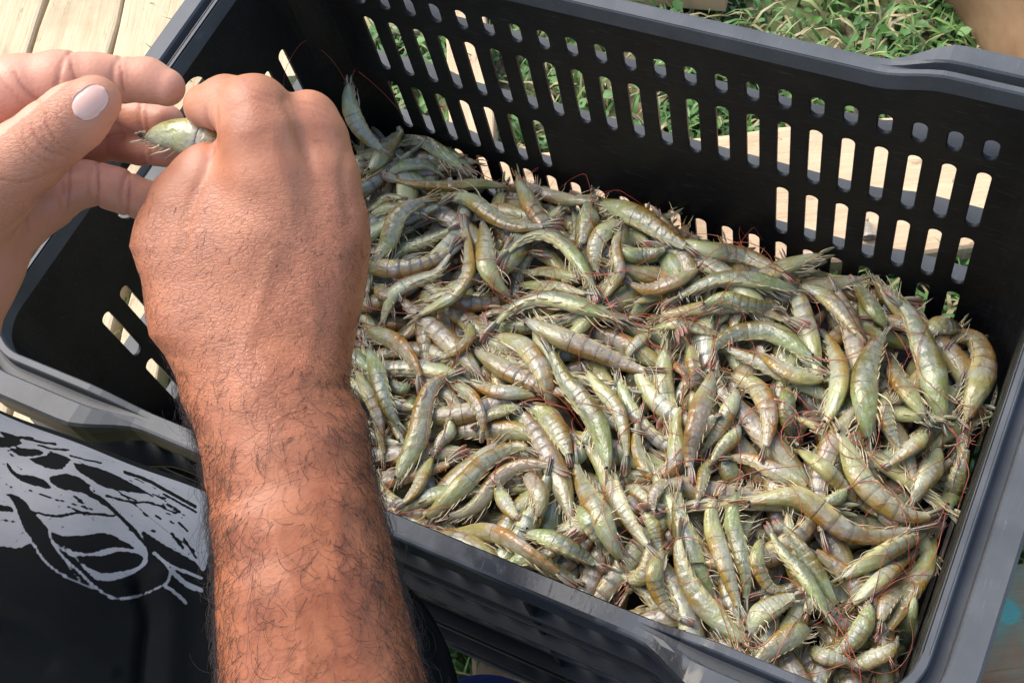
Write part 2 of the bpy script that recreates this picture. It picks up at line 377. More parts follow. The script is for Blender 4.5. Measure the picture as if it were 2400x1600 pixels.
board('plank', rb, (40, -29.6), (80, -6.3), 12.5, WRED, seed=14, paint=lambda p: float(np.exp(-((np.linalg.norm(p[:2]-pc[:2]))/4.2)**2)))
board('edge_strip', rb, (44, -20.6), (80, .4), 1.2, WRED, seed=15, top=TZ-.5)
board('plank', rb, (48, -39), (84, -18), 9, WRED, seed=16, top=TZ-1.4)
def log():
    c0 = np.array([14., 62, -25.5]); c1 = np.array([62., 17.5, -25.5]); n, k = 60, 36
    V = []; U = []; d = (c1-c0)/np.linalg.norm(c1-c0); s_ = np.array([-d[1], d[0], 0])
    for i in range(n+1):
        for j in range(k):
            a = j/k*2*math.pi; x = i/n
            r = 7.6+.5*math.sin(x*9+2*a)+.35*math.sin(x*23+3*a+1)+.2*math.sin(5*a+x*40)
            V.append(c0+(c1-c0)*x+s_*math.cos(a)*r+np.array([0, 0, math.sin(a)*r]))
    F = [(i*k+j, i*k+(j+1) % k, (i+1)*k+(j+1) % k, (i+1)*k+j) for i in range(n) for j in range(k)]+[tuple(range(k)), tuple(n*k+j for j in range(k-1, -1, -1))]
    o = obj('fallen_log', V, F, LOGM, org=(38, 40, GZ)); tag(o, 'smooth brown log lying on the grass behind the crate corner', 'log')
log()

# ================================================================== crate
XL, XR, YF, YB, RC = -9.64, 47.0, -36.17, 0.0, 3.2
ZB, TH, P_ = -25.0, .32, 2.2
crate = thing('plastic_crate', (18.7, -18, ZB), 'large black plastic crate with slotted walls holding the raw shrimps', 'crate')
def stadium(cx, cz, hw, hh, n=28):
    r = min(hw, hh); pts = []
    for i in range(n):
        a = (i+.5)/n*2*math.pi; x, z = math.cos(a)*r, math.sin(a)*r
        pts.append((cx+x+math.copysign(max(hw-r, 0), x), cz+z+math.copysign(max(hh-r, 0), z)))
    return pts
def wall(name, mp, us, zs, holes, tf=TH):
    """us, zs: cell boundaries; holes {(i,j): (cx,cz,hw,hh)}. mp(u,z,off) -> xyz."""
    mb = MB()
    for i in range(len(us)-1):
        for j in range(len(zs)-1):
            u0, u1, z0, z1 = us[i], us[i+1], zs[j], zs[j+1]
            h = holes.get((i, j))
            if h is None:
                for off in (0, tf):
                    mb.add([mp(u0, z0, off), mp(u1, z0, off), mp(u1, z1, off), mp(u0, z1, off)], [(0, 1, 2, 3)] if off == 0 else [(3, 2, 1, 0)])
                continue
            st = stadium(*h); cx, cz = h[0], h[1]; n = len(st); rc = []
            for (x, z) in st:
                dx, dz = x-cx, z-cz
                k = min(((u1-cx) if dx > 0 else (cx-u0))/max(abs(dx), 1e-6), ((z1-cz) if dz > 0 else (cz-z0))/max(abs(dz), 1e-6))
                rc.append([cx+dx*k, cz+dz*k])
            for c_ in ((u0, z0), (u1, z0), (u1, z1), (u0, z1)):
                b = min(range(n), key=lambda q: (rc[q][0]-c_[0])**2+(rc[q][1]-c_[1])**2); rc[b] = list(c_)
            V = []
            bev = .06
            for off in (0, tf): V += [mp(x, z, off) for x, z in rc]+[mp(x, z, off) for x, z in st]
            ii = stadium(h[0], h[1], h[2]-bev, h[3]-bev)
            V += [mp(x, z, bev) for x, z in ii]+[mp(x, z, tf-bev) for x, z in ii]
            F = []
            for q in range(n):
                r = (q+1) % n
                F += [(q, r, n+r, n+q), (2*n+r, 2*n+q, 3*n+q, 3*n+r), (n+q, n+r, 4*n+r, 4*n+q), (4*n+q, 4*n+r, 5*n+r, 5*n+q), (5*n+q, 5*n+r, 3*n+r, 3*n+q)]
            mb.add(V, F)
    V = mb.V(); key = np.round(V*200).astype(np.int64); _, idx, inv = np.unique(key, axis=0, return_index=True, return_inverse=True)
    inv = inv.ravel(); F = [tuple(int(inv[a]) for a in f) for f in mb.f]; F = [f for f in F if len(set(f)) == len(f)]
    return obj(name, V[idx], F, PL, crate, smooth=False)
ROWS = [(-.98, .98), (-8.42, -2.33), (-15.78, -9.79), (-22.9, -16.96)]     # bottom, top of each slot row
zs = [ZB, -23.6, -16.4, -9.1, -1.65, 1.5, 4.75]
hw = .525
uL = [XL+RC, -5.5]+[(-2+k+.5)*P_ for k in range(0, 22)]+[XR-RC]
hl = {}
for k in range(-2, 20):
    i = k+3
    hl[(i, 4)] = (k*P_, 0, hw, .98)
    hl[(i, 3)] = (k*P_, -5.37, hw, 3.04)
    if not 5 <= k <= 12: hl[(i, 2)] = (k*P_, -12.78, hw, 3.0)
    hl[(i, 1)] = (k*P_, -19.9, hw, 2.97)
dr = .007
wall('side_wall', lambda u, z, o: (u, YB+o+dr*z, z), uL, zs, hl)
wall('side_wall', lambda u, z, o: (u, YF-o, z), uL, zs, hl)
yS = [YF+RC]+[-30.45+2.236*k for k in range(0, 13)]+[YB-RC]
he = {}
for k in range(12):
    c = -29.33+2.236*k
    he[(k+1, 3)] = (c, -5.6, hw, 2.85); he[(k+1, 2)] = (c, -12.78, hw, 3.0); he[(k+1, 1)] = (c, -19.9, hw, 2.97)
# end walls: an upper band with the hand opening, made as one wide cell
def end(mp, nm):
    wall(nm, mp, yS, zs[:5], {k: v for k, v in he.items()})
    wall(nm+'_band', mp, [YF+RC, -24.6, -11.2, YB-RC], [-1.65, -.2, 4.0, 5.8], {(1, 1): (-17.9, 1.85, 6.0, 1.75)})
end(lambda u, z, o: (XL-o, u, z), 'end_wall'); end(lambda u, z, o: (XR+o, u, z), 'end_wall')
for cx, cy, a0 in ((XL+RC, YB-RC, 90), (XR-RC, YB-RC, 0), (XR-RC, YF+RC, 270), (XL+RC, YF+RC, 180)):
    zc = [ZB, -23, -16, -8, 0, 5.7]
    wall('corner_post', lambda u, z, o: (cx+math.cos(math.radians(a0+u))*(RC+o), cy+math.sin(math.radians(a0+u))*(RC+o)+(dr*z if cy > -20 else 0), z), list(np.linspace(0, 90, 10)), zc, {})
def perim(step=.8):
    """points, outward normals and 'wide' factor along the inner rounded rectangle (counter-clockwise)."""
    out = []
    def line(a, b, n):
        m = max(2, int(np.hypot(*(np.array(b)-a))/step))
        for i in range(m): out.append((np.array(a)+(np.array(b)-a)*i/m, np.array(n)))
    def arc(c, a0):
        for i in range(12):
            a = math.radians(a0+90*i/12); nn = np.array([math.cos(a), math.sin(a)]); out.append((np.array(c)+nn*RC, nn))
    line((XL+RC, YF), (XR-RC, YF), (0, -1)); arc((XR-RC, YF+RC), 270)
    line((XR, YF+RC), (XR, YB-RC), (1, 0)); arc((XR-RC, YB-RC), 0)
    line((XR-RC, YB), (XL+RC, YB), (0, 1)); arc((XL+RC, YB-RC), 90)
    line((XL, YB-RC), (XL, YF+RC), (-1, 0)); arc((XL+RC, YF+RC), 180)
    return out
def sweep(name, profs, mat, wide=None, smooth=False):
    pr_ = perim(); V = []; k = len(profs[0])
    for p, n in pr_:
        d = min(abs(p[0]-(XL+RC)), abs(p[0]-(XR-RC))) if abs(n[1]) > .99 else 0
        e = 1-float(sstep(5.2, 9.6, d)) if wide is None else wide
        for (o0, h0), (o1, h1) in zip(*profs):
            o, h = o0*(1-e)+o1*e, h0*(1-e)+h1*e
            V.append((p[0]+n[0]*o, p[1]+n[1]*o, h))
    m = len(pr_); F = [(i*k+j, ((i+1) % m)*k+j, ((i+1) % m)*k+(j+1) % k, i*k+(j+1) % k) for i in range(m) for j in range(k)]
    return obj(name, V, F, mat, crate, smooth=smooth)
h0, h1 = 4.75, 5.75
narrow = [(-.03, h0-1.4), (-.03, h0-.12), (.05, h0), (.3, h0+.0), (.34, h0), (.4, h0), (.5, h0), (.55, h0), (.6, h0), (.95, h0-.01), (1.1, h0-.06), (1.18, h0-.2), (1.18, h0-1.9), (.95, h0-1.9), (.95, h0-.6), (.36, h0-.9)]
wide = [(-.03, h1-1.4), (-.03, h1-.14), (.06, h1), (.42, h1), (.5, h1-.1), (.55, h1-.95), (.72, h1-1.0), (1.18, h1-1.0), (1.26, h1-.25), (1.36, h1-.1), (2.6, h1-.12), (2.78, h1-.3), (2.78, h1-2.6), (2.5, h1-2.6), (2.5, h1-.9), (.4, h1-1.5)]
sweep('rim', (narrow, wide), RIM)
# second, lower skirt line under the rim and the ribs that run right round the outside
def rib(z, out, t, nm='rib', w=None):
    pf_, pw_ = [[(TH-.02, z), (q-.05, z), (q, z-.06), (q, z-t), (TH-.02, z-t)] for q in (out, w or out)]
    sweep(nm, (pf_, pw_), RIM)
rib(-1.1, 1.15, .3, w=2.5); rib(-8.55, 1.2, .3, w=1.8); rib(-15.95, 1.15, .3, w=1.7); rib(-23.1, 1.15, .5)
rib(-9.4, .9, .18); rib(1.65, .95, .25); rib(-4.9, .62, .2) if False else None
for zr, ot in ((-5.0, 1.3), (-12.4, 1.2), (-19.4, 1.1), (-2.9, .9)):          # extra ledges on the front face
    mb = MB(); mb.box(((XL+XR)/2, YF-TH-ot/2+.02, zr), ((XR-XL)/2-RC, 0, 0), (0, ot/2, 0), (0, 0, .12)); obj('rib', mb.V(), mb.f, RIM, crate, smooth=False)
for x in (-5.6, 9.9, 27.5, 43.0):
    for y, sg in ((YB, 1), (YF, -1)):
        mb = MB(); mb.box((x, y+sg*(TH+.34), (ZB+1.2)/2), (.14, 0, 0), (0, .36, 0), (0, 0, (1.2-ZB)/2))
        if sg < 0: obj('stiffener', mb.V(), mb.f, PL, crate, smooth=False)
mb = MB(); mb.box(((XL+XR)/2, (YF+YB)/2, ZB+.15), ((XR-XL)/2-.3, 0, 0), (0, (YB-YF)/2-.3, 0), (0, 0, .15)); obj('floor', mb.V(), mb.f, PL, crate, smooth=False)

# ================================================================== shrimps
PT = np.array([0, .04, .09, .16, .24, .33, .38, .46, .55, .63, .71, .78, .84, .87])
PA = np.array([.15, .33, .53, .76, .93, 1.02, 1.02, .99, .91, .81, .69, .55, .42, .36])
BND = [.365, .455, .54, .62, .69, .755, .862]
def shrimp_geo(P, R, sgn=1, roll=0.0, seed=0, seg=16, up=(0, 0, 1), twist=0.0):
    """P: spine control points (cm) from rostrum base to the tail tip. Returns part name -> list of (V, F, UV)."""
    r = np.random.default_rng(seed); C, L = catmull(P, 90); up = np.array(up, float)
    T = np.gradient(C, axis=0); T /= np.linalg.norm(T, axis=1)[:, None]
    Nn = up-(T@up)[:, None]*T; Nn /= np.linalg.norm(Nn, axis=1)[:, None]+1e-9
    D0 = np.cross(Nn, T)*sgn
    ph = roll+twist*np.linspace(0, 1, 90)[:, None]
    D = D0*np.cos(ph)+Nn*np.sin(ph); Lt = np.cross(T, D)
    def at(t):
        x = np.clip(t, 0, 1)*89; i = min(int(x), 88); f = x-i
        g = lambda A: A[i]*(1-f)+A[i+1]*f
        return g(C), g(T), g(D), g(Lt)
    def ring(t, sc=1.0, k=seg, wl=.68):
        c, tt, d, l = at(t); a = np.interp(t, PT, PA)*R*sc
        an = np.arange(k+1)/k*2*math.pi
        ca, sa = np.cos(an), np.sin(an)
        ra = np.where(ca > 0, a, a*.86); V = c+np.outer(ca*ra, d)+np.outer(np.sign(sa)*np.abs(sa)**.92*a*wl, l)
        return V, np.stack([np.full(k+1, t), np.abs(1-np.abs(1-an/math.pi))], -1)
    def skin(ts, scs, cap=(True, True)):
        V = []; U = []; k = seg+1
        for t, s_ in zip(ts, scs):
            v, u = ring(t, s_); V.append(v); U.append(u)
        F = [(i*k+j, i*k+j+1, (i+1)*k+j+1, (i+1)*k+j) for i in range(len(ts)-1) for j in range(seg)]
        return np.concatenate(V), F, np.concatenate(U)
    out = {}
    ts = np.array([.0, .015, .05, .09, .14, .20, .26, .31, .35, .372, .376, .368]); sc = np.array([.05, .75, 1, 1, 1, 1.01, 1.02, 1.03, 1.012, 1.014, 1.0, .985])
    car = [skin(ts, sc)]
    # rostrum
    c, tt, d, l = at(.02); a = .3*R
    n = 6; V = []
    for i in range(n+1):
        x = i/n; q = c-tt*(x*L*.095)+d*(a*(.75-.1*x)+.05*R*math.sin(x*3)); h = a*(.34*(1-x)+.03)+(.05*R if i % 2 else 0)
        V += [q+d*h, q-d*h*.5, q+l*.05*(1-x), q-l*.05*(1-x)]
    F = []
    for i in range(n):
        b = 4*i
        for p_, q_ in ((0, 2), (2, 1), (1, 3), (3, 0)): F.append((b+p_, b+q_, b+4+q_, b+4+p_))
    car.append((np.array(V), F, np.tile([[.02, .1]], (len(V), 1))))
    for sg in (-1, 1):                       # antennal scales
        q0 = c+l*sg*.28*R-d*.12*R; e = -tt+l*sg*.12-d*.1; m = 7
        pts = [q0+e*(i/(m-1)*L*.095) for i in range(m)]
        rr = [R*.2*math.sin(math.pi*min(.98, .12+.86*i/(m-1)))**.7+.01 for i in range(m)]
        v, f = tube(pts, rr, 6, flat=.3, up=d); car.append((v, f, np.tile([[.05, .5]], (len(v), 1))))
    out['carapace'] = car
    segs = []
    for i in range(6):
        b0, b1 = BND[i]-.012, BND[i+1]+(.013 if i < 5 else .0)
        m = 5; t_ = list(np.linspace(b0, b1, m)); s_ = [.990, .998, 1.002, 1.005, 1.008] if i < 5 else [.985, 1, 1.0, 1.0, .95]
        t_.append(b1+.001); s_.append(.985)
        if i == 5: t_.append(b1+.004); s_.append(.3)
        segs.append(skin(np.array(t_), np.array(s_)))
    out['segments'] = segs
    tf = []; c, tt, d, l = at(.855)
    sp = r.uniform(.2, .85); Lf = L*.165
    for ang, wd, ln, od in ((0, .17, .85, .10), (.17, .24, .97, 0), (-.17, .24, .97, 0), (.36, .22, .92, -.12), (-.36, .22, .92, -.12)):
        e = tt*math.cos(ang*sp)+l*math.sin(ang*sp)+d*(od*.4+r.uniform(-.06, .06)); e /= np.linalg.norm(e); m = 8
        q0 = c+l*math.copysign(min(abs(ang), .2), ang)*R*.8+d*od*R
        pts = [q0+e*Lf*ln*i/(m-1)-d*.12*R*(i/(m-1))**2 for i in range(m)]
        rr = [R*wd*(.55+.9*math.sin(math.pi*min(.93, i/(m-1)*.93+.05)))*(1 if i < m-1 else .25) for i in range(m)]
        v, f = tube(pts, rr, 8, flat=.22, up=d); tv = np.repeat(np.linspace(.88, 1.0, m), 8)
        tf.append((v, f, np.stack([tv, np.full(len(tv), .5+r.uniform(-.15, .15))], -1)))
    out['tail_fan'] = tf
    eyes = []
    for sg in (-1, 1):
        c, tt, d, l = at(.035); q = c+l*sg*.46*R+d*.14*R-tt*.12*R; e = []
        for i in range(5):
            a_ = math.pi*i/4
            for j in range(8): b_ = j/8*2*math.pi; e.append(q+.15*R*np.array([math.sin(a_)*math.cos(b_), math.sin(a_)*math.sin(b_), math.cos(a_)]))
        F = [(i*8+j, i*8+(j+1) % 8, (i+1)*8+(j+1) % 8, (i+1)*8+j) for i in range(4) for j in range(8)]
        eyes.append((np.array(e), F, None))
    out['eyes'] = eyes
    lg = []
    fold = r.choice([.15, .7, .9, 1.0])
    for i in range(5):
        t = .13+.045*i; c, tt, d, l = at(t); a = np.interp(t, PT, PA)*R
        for sg in (-1, 1):
            if r.random() < .4: continue
            q = c-d*a*.72+l*sg*a*.34; Lg = L*r.uniform(.06, .18)*(1.15 if i > 2 else .9)
            fw = -tt*(1.3*fold+.1+r.uniform(-.35, .35)-.16*(i-2)); e = -d*(1.05-.8*fold)+fw+l*sg*r.uniform(.0, .5); e /= np.linalg.norm(e)
            k1 = q+e*Lg*.45; e2 = e-tt*r.uniform(-.2, .9)+d*r.uniform(-.2, .5)+l*r.uniform(-.4, .4); e2 /= np.linalg.norm(e2)
            k2 = k1+e2*Lg*.35; e3 = e2+r.normal(0, .35, 3)-tt*.2; e3 /= np.linalg.norm(e3)
            pts, _ = catmull([q, k1, k2, k2+e3*Lg*.3], 7)
            v, f = tube(pts, np.linspace(.07, .022, 7)*R, 4); lg.append((v, f, None))
    for i in range(9):                       # bristly mouthparts lying along the underside of the head
        t = .03+.02*i; c, tt, d, l = at(t); a = np.interp(t, PT, PA)*R; q = c-d*a*.75+l*r.uniform(-.4, .4)*a
        e = -tt*1.0-d*r.uniform(-.1, .5)+l*r.uniform(-.3, .3); pts, _ = catmull([q, q+e*L*.035, q+e*L*.07+r.normal(0, .1, 3)], 5)
        v, f = tube(pts, np.linspace(.055, .02, 5)*R, 4); lg.append((v, f, None))
    out['legs'] = lg
    sw = []
    for i in range(5):
        t = (BND[i]+BND[i+1])/2; c, tt, d, l = at(t); a = np.interp(t, PT, PA)*R
        for sg in (-1, 1):
            q = c-d*a*.7+l*sg*a*.38; e = -d*.22+tt*r.uniform(.9, 1.3)+l*sg*r.uniform(-.1, .25); e /= np.linalg.norm(e); Lg = L*.05*r.uniform(.8, 1.2)
            pts, _ = catmull([q, q+e*Lg*.6, q+(e+tt*.5)*Lg], 5)
            v, f = tube(pts, np.array([.08, .12, .12, .08, .03])*R, 5, flat=.45, up=d); sw.append((v, f, None))
    out['swimmerets'] = sw
    c, tt, d, l = at(.02); out['_head'] = (c, -tt, d, l, L)
    return out
def put_part(name, lst, mat, parent, org=None, kind=None):
    mb = MB(); has = lst[0][2] is not None
    for v, f, u in lst: mb.add(v, f, u if has else None)
    o = obj(name, mb.V(), mb.f, mat, parent, uv=mb.U() if has else None)
    if kind: o['kind'] = kind
    return o

# ---- heap surface: a height field the shrimps settle on
HX = np.arange(-9.6, 47.05, .25); HY = np.arange(-36.2, .05, .25)
def zs_(x, y):
    b = sstep(-9, 0, y); rgt = sstep(36, 47, x); lf = sstep(2, -9, x)
    return -13.6-1.3*b-2.3*rgt+.5*lf*b-.7*np.sin(x*.33+1)*np.sin(y*.29)+1.0*sstep(-24, -36, y)
GX, GY = np.meshgrid(HX, HY, indexing='ij')
H = zs_(GX, GY)-5.7-1.6*sstep(-2, -9, GX)*sstep(-9, -1, GY)
def settle(C, R, prof, stiff=5):
    """centre heights for a spine C (n,3) with radii prof*R lying sideways on H"""
    z = np.empty(len(C))
    for i, (p, a) in enumerate(zip(C, prof)):
        r = max(a*R*.8, .2); i0, i1 = np.searchsorted(HX, [p[0]-r, p[0]+r]); j0, j1 = np.searchsorted(HY, [p[1]-r, p[1]+r])
        blk = H[max(i0, 0):i1+1, max(j0, 0):j1+1]
        z[i] = (np.percentile(blk, 72) if blk.size else H.mean())+a*R*.66
    zz = np.interp(np.linspace(0, 1, len(C)), np.linspace(0, 1, stiff), [z[max(0, int(k*(len(C)-1)/(stiff-1))-4):int(k*(len(C)-1)/(stiff-1))+5].max()*.45+z[max(0, int(k*(len(C)-1)/(stiff-1))-4):int(k*(len(C)-1)/(stiff-1))+5].mean()*.55 for k in range(stiff)])
    return zz
def stamp(C, R, prof):
    for p, a in zip(C, prof):
        r = a*R; i0, i1 = np.searchsorted(HX, [p[0]-r, p[0]+r]); j0, j1 = np.searchsorted(HY, [p[1]-r, p[1]+r])
        i0 = max(i0, 0); j0 = max(j0, 0)
        if i1 <= i0 or j1 <= j0: continue
        d2 = ((GX[i0:i1, j0:j1]-p[0])**2+(GY[i0:i1, j0:j1]-p[1])**2)/r**2
        top = p[2]+r*.74*np.sqrt(np.clip(1-d2, 0, 1)); m = d2 < 1
        blk = H[i0:i1, j0:j1]; blk[m] = np.maximum(blk[m], top[m])
def hz(x, y):
    i = int(np.clip((x-HX[0])/.25, 0, len(HX)-1)); j = int(np.clip((y-HY[0])/.25, 0, len(HY)-1)); return H[i, j]
PR30 = np.interp(np.linspace(0, 1, 30), np.r_[PT, 1.0], np.r_[PA, .25])

# ---- buried and half-buried shrimps: bent prototypes copied over the heap
GROUPB = 'shrimps lying deeper in the heap'
protos = []
for k in range(16):
    L = rng.uniform(10.5, 13); bend = rng.choice([.1, .3, .5, .8, 1.25]); n = 6; a = -bend*.35; p = np.zeros(3); P = [p.copy()]
    for i in range(n):
        a += bend/n*(.3 if i < 2 else 1.35); p = p+np.array([math.cos(a), math.sin(a), 0])*L/n; P.append(p.copy())
    P = np.array(P); P -= P.mean(0); R = rng.uniform(.76, .92)
    g = shrimp_geo(P, R, sgn=-1, roll=rng.normal(0, .45), seed=100+k, seg=14)
    t = thing('shrimp', (0, 0, 0), 'raw grey green shrimp lying half buried under the top layer of the heap', 'shrimp', GROUPB)
    mt = SH[k % 5]
    put_part('carapace', g['carapace'], mt, t, kind=None); put_part('abdomen', g['segments'], mt, t); put_part('tail_fan', g['tail_fan'], mt, t)
    put_part('legs', g['legs'], LEG, t, kind='stuff'); put_part('swimmerets', g['swimmerets'], SWM, t, kind='stuff')
    protos.append((t, list(t.children), catmull(P, 30)[0], R, g))
deep = MB()
for q in range(170):                        # the lowest layer, glimpsed only through gaps
    t, ch, C0, R, g = protos[q % 16]; a = rng.uniform(0, 2*math.pi); cand = [(rng.uniform(-9, 46.5), rng.uniform(-36, -.8)) for _ in range(10)]
    x, y = min(cand, key=lambda e: hz(*e)-float(zs_(np.array(e[0]), np.array(e[1]))))
    ca, sa = math.cos(a), math.sin(a); Rz = np.array([[ca, sa, 0], [-sa, ca, 0], [0, 0, 1]]); C = C0@Rz+[x, y, 0]
    sh = np.array([max(0, XL+.8-C[:, 0].min())-max(0, C[:, 0].max()-(XR-.8)), max(0, YF+.8-C[:, 1].min())-max(0, C[:, 1].max()-(YB-.9)), 0])
    C = C+sh; z = float(np.percentile([hz(*p[:2]) for p in C], 60))+R*.55; C[:, 2] = z
    for key in ('carapace', 'segments', 'tail_fan'):
        for v, f, u in g[key]: deep.add(np.asarray(v)@Rz+[x+sh[0], y+sh[1], z], f, u)
    stamp(C, R, PR30)
o = obj('buried_shrimps', deep.V(), deep.f, SH[1], org=(18, -18, -20), uv=deep.U()); tag(o, 'lowest layer of raw shrimps glimpsed through gaps in the heap', 'shrimps', kind='stuff')
print('deep rise', float((H-zs_(GX, GY)).mean()))
used = set(); placed = 0; tries = 0
NB = 198
while placed < NB and tries < 6000:
    tries += 1
    k = placed % 16; t, ch, C0, R, g = protos[k]; a = rng.uniform(0, 2*math.pi)
        # pick the lowest of a few random spots so the layer stays even
    cand = [(rng.uniform(-9, 46.5), rng.uniform(-36, -.8)) for _ in range(16)]
    x, y = min(cand, key=lambda q: hz(*q)-float(zs_(np.array(q[0]), np.array(q[1]))))
    ca, sa = math.cos(a), math.sin(a); C = C0@np.array([[ca, sa, 0], [-sa, ca, 0], [0, 0, 1]])+[x, y, 0]
    sh = [max(0, XL+.8-C[:, 0].min())-max(0, C[:, 0].max()-(XR-.8)), max(0, YF+.8-C[:, 1].min())-max(0, C[:, 1].max()-(YB-.9))]
    x += sh[0]; y += sh[1]; C[:, :2] += sh
    hp = prj(np.array([x, y, -14.]))
    if 330 < hp[0] < np.interp(hp[1], [350, 600, 860, 1100, 1300], [790, 830, 780, 830, 850]) and hp[1] > 250 and rng.random() < .8: continue
    sk = rng.uniform(.84, 1.12); C = (C-[x, y, 0])*sk+[x, y, 0]; R = R*sk
    z = settle(C, R, PR30); m = np.polyfit(np.linspace(-1, 1, 30), z, 1)
    pitch = math.atan2(m[0]*2, np.linalg.norm(C[-1]-C[0])+1); zc = m[1]
    if k in used:
        o = t.copy(); COL.objects.link(o)
        for c in ch:
            d = c.copy(); COL.objects.link(d); d.parent = o
    else: o = t; used.add(k)
    bw = ['straight', 'bent', 'curled'][min(2, int(np.linalg.norm(C0[-1]-C0[0]) < 8.6)+int(np.linalg.norm(C0[-1]-C0[0]) < 6.6))]
    zx = 'left' if x < 9 else 'middle' if x < 28 else 'right'; zy = 'by back wall' if y > -12 else 'half way' if y > -24 else 'by front rim'
    hd = C[0]-C[-1]; hd = ('right' if hd[0] > 0 else 'left') if abs(hd[0]) > abs(hd[1]) else ('back' if hd[1] > 0 else 'front')
    o['label'] = '%s %s half buried shrimp, head to the %s, %s of heap %s' % (['olive', 'orange backed', 'grey green', 'pale', 'pinkish'][k % 5], bw, hd, zx, zy)
    e = C[-1]-C[0]; e[2] = 0; e /= np.linalg.norm(e); ax = Vector((e[1], -e[0], 0))
    Rm = Matrix.Rotation(np.clip(pitch, -.5, .5), 4, ax)@Matrix.Rotation(a, 4, 'Z')@Matrix.Scale(sk, 4)
    cm_ = np.array([x, y, zc])
    o.matrix_world = Matrix.Translation(Vector(cm_*S))@Rm
    C[:, 2] = zc+math.tan(np.clip(pitch, -.5, .5))*((C[:, :2]-[x, y])@e[:2])
    stamp(C, R, PR30); placed += 1
print('buried', placed, 'mean rise', float((H-zs_(GX, GY)).mean()))

# ---- shrimps one can follow in the heap: traced spines, head first
OR = dict(a=(800, 350, 3.92), b=(1300, 500, 3.92), c=(800, 750, 3.92), d=(1300, 850, 3.92), e=(1400, 1150, 3.92),
          r=(800, 0, 2.613), s=(800, 1000, 2.613), t=(1600, 1000, 2.614), u=(1600, 500, 2.614), p=(0, 0, 1))
